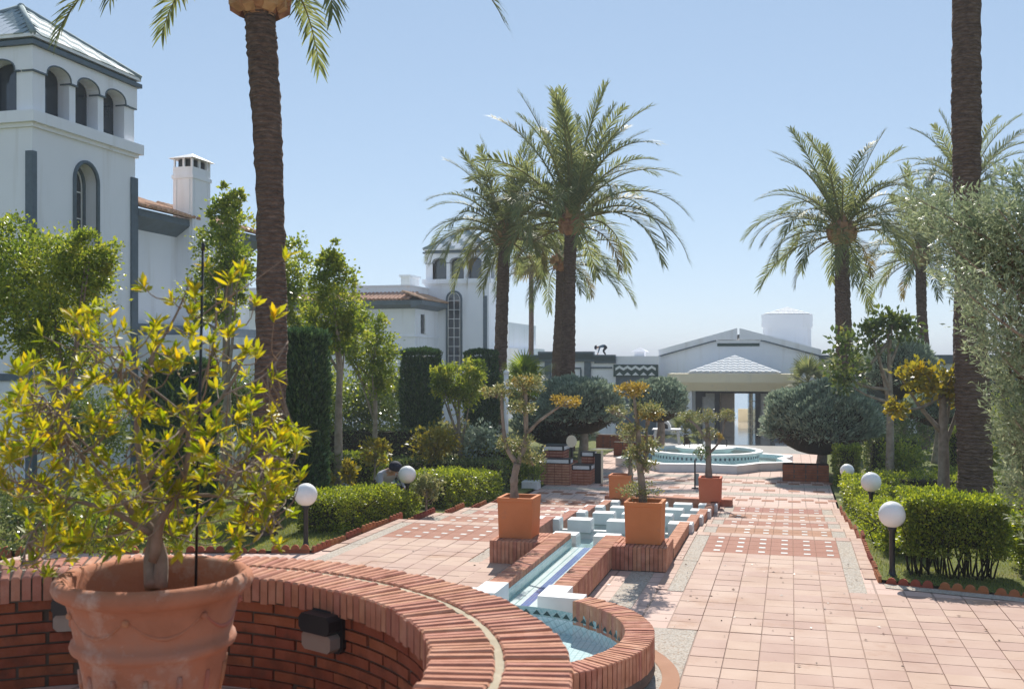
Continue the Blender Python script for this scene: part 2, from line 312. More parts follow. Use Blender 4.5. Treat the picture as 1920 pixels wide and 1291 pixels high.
def lawn(xs, mir):
    V = []; F = []; rows = 40
    for x in xs:
        for j in range(rows + 1):
            y0 = lawn_y0(x); y = y0 + (63 - y0) * (j / rows) ** 1.5; X = -4.71 - x if mir else x
            V.append((X, y, gz(y) + .012 + .02 * math.sin(x * 1.7 + y * 1.1)))
    for i in range(len(xs) - 1):
        for j in range(rows):
            q = (i * (rows + 1) + j, (i + 1) * (rows + 1) + j, (i + 1) * (rows + 1) + j + 1, i * (rows + 1) + j + 1); F.append(q[::-1] if mir else q)
    return tag(MB().add(V, F, True).build('lawn', M['ground']), kind='structure')
XS = [.93, 1.5, 2.2, 3, 4, 5, 6, 7, 9, 12, 20, 45]
lawn_right = lawn(XS, False); lawn_left = lawn(XS, True)
def grass(n, x0, x1, y0, y1, seed, parent):
    g = rng(seed); P = np.c_[g.uniform(x0, x1, n), g.uniform(y0, y1, n), np.zeros(n)]
    P = P[[y > lawn_y0(x if x > 0 else -4.71 - x) + .03 for x, y in P[:, :2]]]; n = len(P)
    P[:, 2] = [gz(y) + .012 + .02 * math.sin((x if x > 0 else -4.71 - x) * 1.7 + y * 1.1) for x, y in P[:, :2]]
    a = g.uniform(0, 6.28, n); w = .004; h = g.uniform(.02, .05, n); s = np.c_[np.cos(a), np.sin(a), 0 * a]
    t = P + np.c_[g.normal(0, .015, n), g.normal(0, .015, n), h]
    V = np.stack([P - s * w, P + s * w, t], 1).reshape(-1, 3); o = bpy.data.objects.new('grass', npmesh('grass', V, np.arange(3 * n).reshape(-1, 3), [M['grass']], rnd=np.repeat(g.random(n), 3)))
    link(o); tag(o, 'short green grass of the lawn', 'grass', kind='stuff')
grass(36000, -10.5, -5.68, 10.6, 16.5, 1, lawn_left); grass(16000, .95, 4.5, 10.9, 16, 2, lawn_right)
# ------------------------------------------------------------------ paving
AX = -2.355
def mir(x): return 2 * AX - x
paving = tag(MB().box(-9, 6, 1.0, 12.35, -.3, -.010).build('paving', M['bed']), kind='structure')
EDG = [12.35, 14.46, 16.1, 17.7, 19.3, 20.9]; LEV = [0, -.138, -.272, -.395, -.49, -.6]
plaza = tag(MB().box(-5.61, .90, 20.9, 34, -1.2, LEV[5] - .006).build('plaza', M['bed']), kind='structure')
MB().add([(-6.5, 34, LEV[5] - .008), (1.8, 34, LEV[5] - .008), (1.8, 46, -1.3), (-6.5, 46, -1.3), (-6.5, 46.0, -1.6), (1.8, 46, -1.6), (1.8, 34, -1.6), (-6.5, 34, -1.6)],
         [(0, 1, 2, 3), (3, 2, 5, 4), (0, 3, 4, 7), (1, 6, 5, 2), (0, 7, 6, 1)]).build('pavement', plain('grey_polished_paving', (.2, .185, .17), .3, .5), plaza)
G = rng(5)
tmesh = MB().bbox(-.1308, .1308, -.1308, .1308, -.02, 0, .0012).mesh('tile', M['tile'])
tsmall = MB().bbox(-.06, .06, -.1295, .1295, -.02, 0, .0012).mesh('border_tile', M['tile'])
def vis(x, y, z, mg=70):
    d = -x * SA + y * CA
    if d < .5: return False
    px = 960 + 1950 * (x * CA + y * SA) / d; py = 675 + 1950 * (CZ - z) / d
    return -mg < px < 1920 + mg and py < 1291 + mg
def tile(x, y, z, me=tmesh, par=paving, nm='tile', tilt=.004):
    piece(me, nm, par, (x, y, z + G.uniform(-.0015, .0015)), (G.normal(0, tilt), G.normal(0, tilt), G.normal(0, .003)))
cnt = 0
for i in range(-1, 18):
    for j in range(0, 24):
        x = -1.05 + .27 * (i + .5); y = 12.96 - .27 * (j + .5)
        if x < -.78 and y < 9.2: continue
        if x < -1.05: continue
        if x > .57 and y > 11.05: continue
        if x > .57 and y > lawn_y0(x) - .27: continue
        if not vis(x, y, 0): continue
        tile(x, y, 0); cnt += 1
for i in range(0, 8):
    for j in range(0, 14):
        x = mir(-1.05 + .27 * (i + .5)) if i < 6 else mir(-1.05 - .27 * (i - 5.5)) ; y = 12.96 - .27 * (j + .5)
        if i >= 6 and y > 11.5: continue
        if vis(x, y, 0): tile(x, y, 0); cnt += 1
print('tiles', cnt)
def slab(name, m, par, x0, x1, y0, y1, z, t=.02): return MB().box(x0, x1, y0, y1, z - t, z).build(name, m, par)
for s in (0, 1):
    f_ = (lambda a, b: (mir(b), mir(a))) if s else (lambda a, b: (a, b))
    for (a, b, y0, y1) in ((.57, .755, 11.08, 12.35), (-1.23, -1.055, 10.7, 12.35), (-1.72, -1.46, 9.25, 11.58)):
        x0, x1 = f_(a, b); slab('aggregate_strip', M['aggregate'], paving, x0 + .004, x1 - .004, y0, y1, -.004)
    for j in range(6):
        y = 12.35 - .27 * (j + .5)
        for xc in (.828, -1.28):
            if xc < 0 and y > 11.55 and False: continue
            if xc > 0 and y < 11.75: continue
            tile(mir(xc) if s else xc, y, 0, tsmall, paving, 'border_tile')
MB().box(-2.0, -.79, 4.9, 9.19, -.03, -.004).build('aggregate_area', M['aggregate'], paving)
V = []
for x in np.linspace(.95, 6, 12): V += [(x, lawn_y0(x) - .24, -.003), (x, lawn_y0(x) - .04, -.003)]
MB().add(V, [(2 * i, 2 * i + 2, 2 * i + 3, 2 * i + 1) for i in range(11)]).build('gravel_strip', M['aggregate'], paving)
# wide steps going down on both sides of the cascade
bmesh_band = None
nose = MB().bbox(-.133, .133, -.135, .135, -.05, 0, .006).mesh('nosing_tile', M['tile'])
for s in (0, 1):
    X0, X1 = (mir(.90), mir(-1.33)) if s else (-1.33, .90); c0, c1 = (mir(.57), mir(-1.05)) if s else (-1.05, .57)
    for k_ in range(5):
        y0, y1, z = EDG[k_], EDG[k_ + 1], LEV[k_]
        st = tag(MB().box(X0, X1, y0 + .002, y1 - .004, -1.0, z - .008).build('step', M['joint']), kind='structure')
        ya = 12.96 if k_ == 0 else y0 + .03
        bw = .27
        for i in range(6):
            x = c0 + bw * (i + .5)
            piece(nose, 'nosing_tile', st, (x, y1 - .137, z + G.uniform(-.001, .001)), (0, 0, G.normal(0, .003)))
            if k_ == 0:
                for j in range(2): tile(x, 12.96 - .27 * (j + .5) if 0 else 12.69 + .0 - 0 * j, z, par=st) if j < 0 else None
        rows = int(round((y1 - .275 - ya) / .29)); rh = (y1 - .275 - ya) / rows
        band = MB()
        for r_ in range(rows):
            for i in range(6): band.bbox(c0 + bw * i + .002, c0 + bw * (i + 1) - .002, ya + rh * r_ + .002, ya + rh * (r_ + 1) - .002, z - .03, z - .001, .002)
        band.build('brown_tile_band', M['browntile'], st)
        inl = MB()
        for r_ in range(rows):
            for i in range(6):
                xi = c0 + bw * (i + .5) + (.06 if s else .03); yi = ya + rh * (r_ + .5)
                if (k_ == 1 and not s and i == 0): continue
                inl.bbox(xi - .04, xi + .04, yi - .042, yi + .042, z - .02, z + .002, .001)
        inl.build('white_inlay', M['inlay'], st)
        for (a, b) in ((c1, c1 + .187), (c0 - .18, c0)) if not s else ((c0 - .187, c0), (c1, c1 + .18)):
            slab('aggregate_strip', M['aggregate'], st, a + .004, b - .004, y0 + .01, y1 - .275, z - .003)
        for (a, b) in ((c1 + .187, X1), (X0, c0 - .18)) if not s else ((X0, c0 - .187), (c1 + .18, X1)):
            yy = y0 + .02
            while yy < y1 - .05:
                ye = min(yy + .265, y1 - .006); MB().bbox(a + .003, b - .003, yy, ye - .004, z - .03, z + .001, .003).build('border_tile', M['tile'], st); yy += .27
        for (a, b) in ((c1 + .003, c1 + .18), (c0 - .177, c0 - .003)): MB().bbox(a, b, y1 - .27, y1 - .004, z - .05, z, .005).build('nosing_tile', M['tile'], st)
# bands of brown squares across the lower court
sq = MB(); wh = MB()
for yb, nr in ((22.4, 2), (24.2, 1), (25.6, 2)):
    for r_ in range(nr):
        for i in range(24):
            x = -5.45 + .27 * i
            if i % 2 == r_ % 2: sq.bbox(x, x + .25, yb + r_ * .3, yb + r_ * .3 + .28, LEV[5] - .02, LEV[5], .002)
tag(sq.build('brown_square_tile', M['browntile'], plaza), kind='stuff')
for y_ in (21.0, 23.3, 25.0, 26.6): MB().box(-5.6, .89, y_, y_ + .5, LEV[5] - .02, LEV[5] - .001).build('aggregate_strip', M['aggregate'], plaza)

# ------------------------------------------------------------------ upper terrace with the round brick parapet
RC = Vector((-2.56, 2.885, 0)); RO, RI, ZT = 1.925, 1.445, 1.35
tag(MB().lathe([(0.001, .83), (1.47, .83)], RC, 48, False).build('terrace_floor', M['bed']), kind='structure')
up = MB().box(-9, 3.2, -6, 1.2, -.2, .826)
for i in range(5): up.box(-.4, 3.2, 1.2 + .3 * i, 1.5 + .3 * i, -.2, .826 - .138 * (i + 1))
tag(up.build('terrace', M['bed']), kind='structure')
wall = thing('round_brick_wall', 'low curved brick parapet with two rows of edge-laid coping bricks around the big pot', 'brick wall', (RC.x, RC.y, .0))
A0, A1 = R(-58), R(238)
MB().lathe([(1.478, .80), (1.478, 1.235), (RI + .010, 1.235), (RI + .010, ZT - .012), (RO - .010, ZT - .012), (RO - .010, 1.235), (1.89, 1.235), (1.89, -.05)], RC, 120, False, A0, A1).build('mortar_core', M['mortardark'], wall)
MB().lathe([(1.670, ZT - .010), (1.700, ZT - .010)], RC, 120, False, A0, A1).build('mortar_joint', M['mortar'], wall)
cob = MB().bbox(-.1125, .1125, -.0185, .0185, -.115, 0, .006).mesh('coping_brick', M['brick'])
cob2 = MB().bbox(-.1125, .1125, -.0185, .0185, -.108, 0, .008).mesh('coping_brick_worn', M['brick'])
rest = MB(); g = rng(8)
for r0, pitch in ((RI, .0452), (1.70, .0475)):
    n = int((A1 - A0) * (r0 + (0 if r0 < 1.6 else .05)) / pitch)
    for i in range(n):
        t = A0 + (A1 - A0) * (i + .5) / n; rr = r0 + .1125 + g.normal(0, .0025); p = (RC.x + rr * math.cos(t), RC.y + rr * math.sin(t), ZT + g.normal(0, .0022))
        if R(-12) < t < R(172): piece(cob if g.random() < .6 else cob2, 'coping_brick', wall, p, (g.normal(0, .007), g.normal(0, .006), t + g.normal(0, .004)))
        else:
            u = Vector((math.cos(t), math.sin(t), 0)); w = Vector((-u.y, u.x, 0)); c = Vector(p)
            rest.add([c + u * a + w * b + Vector((0, 0, e)) for e in (-.115, 0) for b in (-.0185, .0185) for a in (-.1125, .1125)], [(0, 2, 3, 1), (4, 5, 7, 6), (0, 1, 5, 4), (2, 6, 7, 3), (0, 4, 6, 2), (1, 3, 7, 5)])
tag(rest.build('coping_bricks', M['brick'], wall), kind='stuff')
def arc_brick(r0, r1, ang, h):
    m = MB(); P = []; n = 3
    for i in range(n + 1): t = -ang / 2 + ang * i / n; P.append((r0 * math.cos(t), r0 * math.sin(t)))
    for i in range(n, -1, -1): t = -ang / 2 + ang * i / n; P.append((r1 * math.cos(t), r1 * math.sin(t)))
    return m.prism(P, -h / 2, h / 2)
wb = arc_brick(1.466, 1.52, .232 / 1.466, .041).mesh('brick', M['brickwall'])
for c_ in range(8):
    z = 1.235 - .0255 - .0508 * c_; da = .246 / 1.466
    n = int(R(184) / da)
    for i in range(n):
        t = R(-12) + da * (i + .5 * (c_ % 2)) + g.normal(0, .003)
        piece(wb, 'brick', wall, (RC.x + g.normal(0, .002), RC.y + g.normal(0, .002), z + g.normal(0, .0012)), (0, 0, t))
# outer face courses, joined
ob_ = MB()
for c_ in range(23):
    z = 1.235 - .0255 - .0535 * c_; n = 46
    for i in range(n):
        t = A0 + (A1 - A0) * (i + .5 * (c_ % 2)) / n; dt = (A1 - A0) / n * .47
        P = [(RC.x + r * math.cos(t + s * dt), RC.y + r * math.sin(t + s * dt)) for r, s in ((1.87, -1), (1.905, -1), (1.906, 0), (1.905, 1), (1.87, 1))]; ob_.prism(P, z - .022, z + .022)
tag(ob_.build('outer_bricks', M['brickwall'], wall), kind='stuff')
# bulkhead lamps on the wall's inner face
for (px, py, d, lab) in ((590, 1187, 4.52, 'black bulkhead lamp fixed to the curved brick wall, in full view'), (128, 1165, 4.66, 'black bulkhead lamp on the curved brick wall, half behind the pot')):
    p = at(px, py, d); ang = math.atan2(p.y - RC.y, p.x - RC.x); q = Vector((RC.x + 1.466 * math.cos(ang), RC.y + 1.466 * math.sin(ang), p.z))
    th = thing('wall_lamp', lab, 'lamp', q, 'bulkhead lamps on the curved wall')
    n_ = Vector((-math.cos(ang), -math.sin(ang), 0)); u = Vector((-n_.y, n_.x, 0)); w = Vector((0, 0, 1))
    def rr(wd_, h0, h1, c=.025): return [(-wd_ + c, h0), (wd_ - c, h0), (wd_, h0 + c), (wd_, h1 - c), (wd_ - c, h1), (-wd_ + c, h1), (-wd_, h1 - c), (-wd_, h0 + c)]
    MB().extr(rr(.108, -.09, .09), q - n_ * .005, u, w, n_, .03).build('back_plate', M['black'], th)
    MB().extr(rr(.1, .0, .082, .02), q + n_ * .02, u, w, n_, .075).build('hood', M['black'], th)
    MB().extr(rr(.094, -.078, .002, .018), q + n_ * .02, u, w, n_, .062).build('diffuser', M['diffuser'], th)
# ------------------------------------------------------------------ big terracotta pot
pc = at(290, 1078, 3.9); pc.z = .83
pot = thing('terracotta_pot', 'large weathered terracotta pot with rolled rim and garland relief inside the curved wall', 'flower pot', pc)
prof = [(.001, 0), (.21, 0), (.222, .1), (.24, .26), (.256, .38), (.268, .44), (.276, .452), (.293, .46), (.298, .475), (.293, .492), (.281, .50), (.288, .54), (.302, .61), (.313, .648), (.332, .655), (.352, .668), (.361, .69), (.356, .712), (.338, .726), (.318, .722), (.303, .706), (.292, .66), (.26, .5), (.24, .42)]
MB().lathe(prof, pc, 72).build('body', M['terra'], pot)
for k_ in range(7):
    t0 = k_ * 2 * math.pi / 7 + .5; P = []
    for i in range(13):
        t = t0 + (2 * math.pi / 7) * i / 12; s_ = abs(i / 6 - 1) ** 2; z = .545 + .075 * s_; r = float(np.interp(z, [.5, .54, .61, .648], [.281, .288, .302, .313])) - .002
        P.append((pc.x + r * math.cos(t), pc.y + r * math.sin(t), pc.z + z))
    MB().tube(P, [.004 + .005 * (1 - abs(i / 6 - 1)) for i in range(13)], 6).build('garland', M['terra'], pot)
    t = t0; r = .305; MB().sphere((pc.x + r * math.cos(t), pc.y + r * math.sin(t), pc.z + .61), .014, 8, 6).build('rosette', M['terra'], pot)
    for q_ in range(2):
        t = t0 + .2 + .45 * q_; r0 = .257; MB().tube([(pc.x + (r0 + .003) * math.cos(t), pc.y + (r0 + .003) * math.sin(t), pc.z + .395), (pc.x + (r0 - .006) * math.cos(t), pc.y + (r0 - .006) * math.sin(t), pc.z + .34), (pc.x + (r0 - .016) * math.cos(t), pc.y + (r0 - .016) * math.sin(t), pc.z + .28)], [.009, .013, .005], 6).build('flute', M['terra'], pot)
MB().lathe([(.001, .53), (.262, .52)], pc, 32).build('soil', M['soil'], pot)
# ------------------------------------------------------------------ round basin, channel and cascade
BC = Vector((-2.36, 7.56, 0)); basin = thing('round_basin', 'round brick-edged pool with teal mosaic just below the curved wall', 'pool', BC)
MB().lathe([(1.36, .02), (1.385, .04), (1.40, .07), (1.395, .11), (1.375, .135)], BC, 96).build('stone_base', mottled('mossy_stone_base', [(.10, .075, .06), (.2, .15, .12)], 6, .95, 0, .8, 30, dirt=((.3, .24, .19), 8, .6)), basin)
MB().lathe([(1.185, .03), (1.185, .32), (1.385, .32), (1.385, .13)], BC, 96, False, R(-215), R(60)).build('mortar_core', M['mortardark'], basin)
bb = MB().bbox(-.11, .11, -.02, .02, -.2, 0, .006).mesh('coping_brick_basin', M['brick'])
n = int(R(275) * 1.3 / .046)
for i in range(n):
    t = R(-215) + R(275) * (i + .5) / n; piece(bb, 'coping_brick', basin, (BC.x + 1.285 * math.cos(t), BC.y + 1.285 * math.sin(t), .33 + g.normal(0, .002)), (g.normal(0, .01), g.normal(0, .008), t))
MB().lathe([(1.180, .22), (1.178, .03), (.001, .03)], BC, 96, False).build('mosaic_lining', M['pale'], basin)
MB().lathe([(1.177, .225), (1.177, .15)], BC, 96, False).build('teal_band', M['teal'], basin)
tri = MB()
for i in range(74):
    t = 2 * math.pi * i / 74; dt = .034; r = 1.173
    tri.add([(BC.x + r * math.cos(t - dt), BC.y + r * math.sin(t - dt), .165), (BC.x + r * math.cos(t + dt), BC.y + r * math.sin(t + dt), .165), (BC.x + r * math.cos(t), BC.y + r * math.sin(t), .205)], [(0, 1, 2)])
tri.build('triangle_frieze', M['green'], basin)
MB().lathe([(1.172, .14), (.001, .14)], BC, 96, False).build('water', M['water'], basin)
MB().lathe([(1.45, .0), (1.58, .0)], BC, 96, False).build('terracotta_ring', M['browntile'], basin)
chan = thing('water_channel', 'straight narrow water channel between brick walls with cobalt and white mosaic bed', 'water channel', (AX, 10.8, 0))
CW0, CW1 = -2.57, -2.14
for s in (0, 1):
    f_ = (lambda a, b: (mir(b), mir(a))) if s else (lambda a, b: (a, b))
    x0, x1 = f_(CW1, -1.945)
    MB().box(x0 + .006, x1 - .006, 9.4, 12.36, -.05, .245).build('wall_core', M['mortardark'], chan)
    bm_ = MB().bbox(-.1, .1, -.0205, .0205, -.245, 0, .005).mesh('wall_brick', M['brick'])
    nb = int((12.35 - 9.4) / .046)
    for i in range(nb): piece(bm_, 'brick', chan, ((x0 + x1) / 2, 9.4 + (i + .5) * .046, .26 + g.normal(0, .0015)), (0, g.normal(0, .006), g.normal(0, .006)))
    # plinth under the planter
    x0, x1 = f_(-1.945, -1.33); MB().box(x0 + .006, x1 - .006, 11.606, 12.34, -.05, .245).build('plinth_core', M['mortardark'], chan)
    pb = MB().bbox(-.0205, .0205, -.11, .11, -.262, 0, .005).mesh('plinth_brick', M['brick'])
    for i in range(13): piece(pb, 'brick', chan, (x0 + (i + .5) * .0473, 11.706, .262 + g.normal(0, .0015)), (0, 0, g.normal(0, .006)))
    pb2 = MB().bbox(-.0205, .0205, -.11, .11, -.262, 0, .005).mesh('plinth_brick_b', M['brick'])
    for rr_ in range(2):
        for i in range(13): piece(pb2, 'brick', chan, (x0 + (i + .5) * .0473, 11.935 + .228 * rr_, .262 + g.normal(0, .0015)), (0, 0, g.normal(0, .006)))
    # white blocks where channel and basin meet
    bx = MB(); P = [(-2.16, 8.93), (-1.75, 8.90), (-1.75, 9.10), (-1.938, 9.12), (-1.938, 9.40), (-2.16, 9.40)]
    if s: P = [(mir(x), y) for x, y in P][::-1]
    bx.prism(P, .03, .272).build('white_block', M['blockpaint'], chan)
for (a, b, m, z) in ((CW0, -2.53, 'teal', .09), (-2.53, -2.475, 'whiteglaze', .09), (-2.475, -2.462, 'teal', .0905), (-2.462, -2.41, 'whiteglaze', .09), (-2.41, -2.325, 'blue', .09), (-2.325, -2.25, 'whiteglaze', .09), (-2.25, CW1, 'pale', .09)):
    MB().box(a, b, 8.75, 12.36, -.04, z).build('mosaic_strip', M[m], chan)
for x in (CW0 + .002, CW1 - .002): MB().box(x - .004, x + .004, 9.4, 12.36, .02, .2).build('teal_side', M['teal'], chan)
MB().add([(CW0, 8.72, .135), (CW1, 8.72, .135), (CW1, 12.36, .135), (CW0, 12.36, .135)], [(0, 1, 2, 3)]).build('water', M['water'], chan)
casc = thing('water_cascade', 'stepped water cascade with rows of white blocks between brick side walls', 'cascade', (AX, 16.5, -.3))
CE = [12.36, 14.46, 16.1, 17.7, 19.3, 20.9]
for k_ in range(5):
    y0, y1 = CE[k_], CE[k_ + 1]; z = LEV[k_] - .03
    MB().box(-3.375, -1.335, y0 + .001, y1 - .001, -1.1, z - .12).build('mosaic_bed', M['teal'], casc)
    MB().box(-3.24, -1.47, y1 - .10, y1 - .002, z - .2, z - .005).build('weir', M['blockpaint'], casc)
    MB().add([(-3.24, y0, z - .03), (-1.47, y0, z - .03), (-1.47, y1 - .1, z - .03), (-3.24, y1 - .1, z - .03)], [(0, 1, 2, 3)]).build('water', M['water'], casc)
    for s in (0, 1):
        a, b = (mir(-1.335), mir(-1.48)) if s else (-1.48, -1.335); a, b = min(a, b), max(a, b)
        zt = LEV[k_] + .13; MB().box(a + .004, b - .004, y0 + .002, y1 - .002, -1, zt - .06).build('side_wall', M['mortardark'], casc)
        nb = 30; cb = MB()
        for i in range(nb): cb.bbox(a, b, y0 + (y1 - y0) * i / nb + .002, y0 + (y1 - y0) * (i + 1) / nb - .003, zt - .24, zt + g.normal(0, .001), .004)
        cb.build('brick_coping', M['brick'], casc)
    xs_ = (-.45, 0) if k_ == 0 else (-.9, -.45, 0, .45, .9) if k_ % 2 else (-.9, -.45, 0, .45, .9)
    rows_ = ((13.15, (-.45, .1)),) if k_ == 0 else ()
    for (yb, xo) in rows_ + ((y1 - .05, xs_ if k_ else (-.95, -.5, .05, .5, .9)),):
        for dx in xo:
            if k_ == 4 and dx == 0: continue
            hb = MB(); x = AX + dx; zt = z + .17
            hb.extr([(-.17, 0), (.17, 0), (.15, .19), (.12, .245), (-.12, .245), (-.15, .19)] if 0 else [(-.165, -.02), (.165, -.02), (.165, .12), (.155, .15), (-.165, .15)], (x, yb - .14, z), (1, 0, 0), (0, 0, 1), (0, 1, 0), .28)
            hb.build('white_block', M['blockpaint'], casc)
MB().bbox(-3.6, -1.1, 20.6, 20.9, -.9, -.36, .01).build('end_wall', M['brick'], casc)
# ------------------------------------------------------------------ square planters
def planter(x, y, z, w, h, lab):
    t = thing('square_planter', lab, 'planter', (x, y, z), 'square terracotta planters')
    m = MB(); a = w / 2 - .012; b = w / 2; tk = .032
    V = []; 
    for (q, zz) in ((a, 0), (b, h - .05), (b + .006, h - .045), (b + .006, h), (b - tk, h), (b - tk - .004, h - .09)):
        V += [(x - q, y - q, z + zz), (x + q, y - q, z + zz), (x + q, y + q, z + zz), (x - q, y + q, z + zz)]
    F = [(3, 2, 1, 0)] + [(4 * r_ + i, 4 * r_ + (i + 1) % 4, 4 * r_ + 4 + (i + 1) % 4, 4 * r_ + 4 + i) for r_ in range(5) for i in range(4)]
    m.add(V, F).build('box', M['terrabox'], t); MB().box(x - b + tk, x + b - tk, y - b + tk, y + b - tk, z + h - .12, z + h - .085).build('soil', M['soil'], t)
    return t
planter(-3.12, 11.98, .266, .42, .47, 'square terracotta planter holding the olive with one long bare arm')
planter(-1.62, 11.98, .266, .42, .47, 'square terracotta planter holding the yellow-padded olive with leaves at its foot')
planter(-1.49, 20.3, -.34, .42, .45, 'square terracotta planter at the foot of the cascade holding the three-ball olive')
planter(-3.22, 20.3, -.34, .42, .45, 'square terracotta planter at the foot of the cascade, half hidden behind the leafy-footed olive')
# ------------------------------------------------------------------ scalloped edging tiles
def scallop():
    P = [(0, -.05)]; 
    for k_ in range(4):
        for i in range(7): t = math.pi * (1 - i / 6); P.append((.06 + .12 * k_ + .05 * math.cos(t), .045 + .052 * math.sin(t)))
        P.append((.12 * (k_ + 1), .04))
    P[-1] = (.48, .04); P.append((.48, -.05)); return P
sm_ = MB().extr(scallop(), (0, 0, 0), (1, 0, 0), (0, 0, 1), (0, 1, 0), .035).mesh('edging_tile', M['edging'])
def edging(lab, pts):
    t = thing('lawn_edging', lab, 'edging', (pts[0][0], pts[0][1], gz(pts[0][1])))
    for (a, b) in zip(pts[:-1], pts[1:]):
        a = Vector(a); b = Vector(b); n = max(1, int((b - a).length / .5)); ang = math.atan2(b.y - a.y, b.x - a.x)
        for i in range(n):
            p = a.lerp(b, i / n); lv = LEV[max(0, sum(1 for e in EDG[1:] if p.y > e - .1))]
            piece(sm_, 'edging_tile', t, (p.x, p.y, (lv if abs(math.sin(ang)) > .8 else 0) - .025 + g.normal(0, .008)), (g.normal(0, .06), g.normal(0, .02), ang + g.normal(0, .015)))
edging('scalloped clay edging along the right-hand lawn and its front corner', [(6, lawn_y0(6)), (.93, 11.66), (.93, 20.8)])
edging('scalloped clay edging of the lawn with the tall leaning palm', [(mir(6), lawn_y0(6)), (mir(.93), 11.66), (mir(.93), 20.8)])
# ------------------------------------------------------------------ globe lamps
def lamp(x, y, lab, z=None):
    z = gz(y) if z is None else z
    t = thing('globe_lamp', lab, 'lamp', (x, y, z), 'white globe garden lamps')
    MB().lathe([(.001, 0), (.075, 0), (.075, .015), (.04, .035), (.034, .08), (.03, .1), (.03, .50), (.045, .52), (.05, .555), (.001, .56)], (x, y, z), 20).build('post', M['black'], t)
    MB().sphere((x, y, z + .685), .142, 32, 20).build('globe', M['globe'], t)
lamp(1.06, 11.92, 'globe lamp on black post at the path corner beside the trimmed front hedge')
lamp(1.12, 15.83, 'globe lamp rising out of the hedge beside the stepped path, next behind the corner lamp', -.09)
lamp(1.12, 22.4, 'globe lamp half sunk behind a low hedge by the lower court')
lamp(-5.81, 11.8, 'globe lamp on black post on the open lawn by the leaning palm')
lamp(-5.95, 15.7, 'globe lamp above the bushes beside the stooping gardener')
lamp(-6.27, 50.6, 'small distant globe lamp beside the porch of the pavilion', -1.75)
# ------------------------------------------------------------------ star fountain
def XY(px, Y):
    r = (px - 960) / 1950; return Y * (-SA + CA * r) / (CA + SA * r)
def ZZ(py, X, Y): return CZ + (675 - py) / 1950 * (-X * SA + Y * CA)
FC = Vector((AX, 30.1, LEV[5])); fo = thing('star_fountain', 'white star-shaped fountain with raised round bowl in front of the pavilion', 'fountain', FC)
def star(r1, r2, n=8, c=FC):
    P = []
    for i in range(n):
        for k_, (f_, r) in enumerate(((0, r1), (.26, (r1 + r2) / 2 * .985), (.5, r2), (.74, (r1 + r2) / 2 * .985))):
            t = 2 * math.pi * (i + f_) / n + math.pi / 8; P.append((c.x + r * math.cos(t), c.y + r * math.sin(t)))
    return P
def ringwall(name, Po, Pi, z0, z1, m, par):
    n = len(Po); V = [(*p, z0) for p in Po] + [(*p, z1) for p in Po] + [(*p, z1) for p in Pi] + [(*p, z0) for p in Pi]
    F = [(k_ * n + i, k_ * n + (i + 1) % n, (k_ + 1) * n + (i + 1) % n, (k_ + 1) * n + i) for k_ in range(3) for i in range(n)]
    return MB().add(V, F).build(name, m, par)
z0 = FC.z; P1, P2 = star(2.62, 2.2), star(2.38, 1.98)
ringwall('outer_rim', P1, P2, z0 - .02, z0 + .205, M['whitepaint'], fo)
ringwall('teal_lining', P2, star(2.37, 1.97), z0, z0 + .19, M['pale'], fo)
MB().add([(*p, z0 + .15) for p in P2], [tuple(range(len(P2)))]).build('water', M['water'], fo)
MB().add([(*p, z0 + .03) for p in P2], [tuple(range(len(P2)))]).build('mosaic_floor', M['pale'], fo)
MB().lathe([(1.5, 0), (1.5, .33), (1.52, .335)], FC, 48, False).build('frieze_wall', M['pale'], fo)
fz = MB()
for i in range(72):
    t = 2 * math.pi * i / 72; r = 1.508
    fz.add([(FC.x + r * math.cos(t + a * .026), FC.y + r * math.sin(t + a * .026), z0 + b) for a, b in ((-.7, .22), (.7, .22), (.7, .29), (-.7, .29))], [(0, 1, 2, 3)])
fz.build('frieze_tiles', M['trim'], fo)
MB().lathe([(1.53, .335), (1.6, .345), (1.6, .40), (1.42, .40), (1.42, .30)], FC, 64, False).build('middle_rim', M['whitepaint'], fo)
MB().lathe([(1.42, .36), (.001, .36)], FC, 48).build('upper_water', M['water'], fo)
MB().lathe([(.6, .3), (.72, .38), (.84, .44), (.86, .48), (.78, .49), (.7, .45), (.001, .42)], FC, 48).build('bowl', M['whitepaint'], fo)
MB().lathe([(.001, .45), (.06, .45), (.05, .62), (.001, .66)], FC, 12).build('nozzle', M['whitepaint'], fo)
for t in range(6): MB().tube([(FC.x + .6 * math.cos(t), FC.y + .6 * math.sin(t), z0 + .48), (FC.x + .6 * math.cos(t), FC.y + .6 * math.sin(t), z0 + .7)], .015, 6).build('jet_pipe', M['black'], fo)
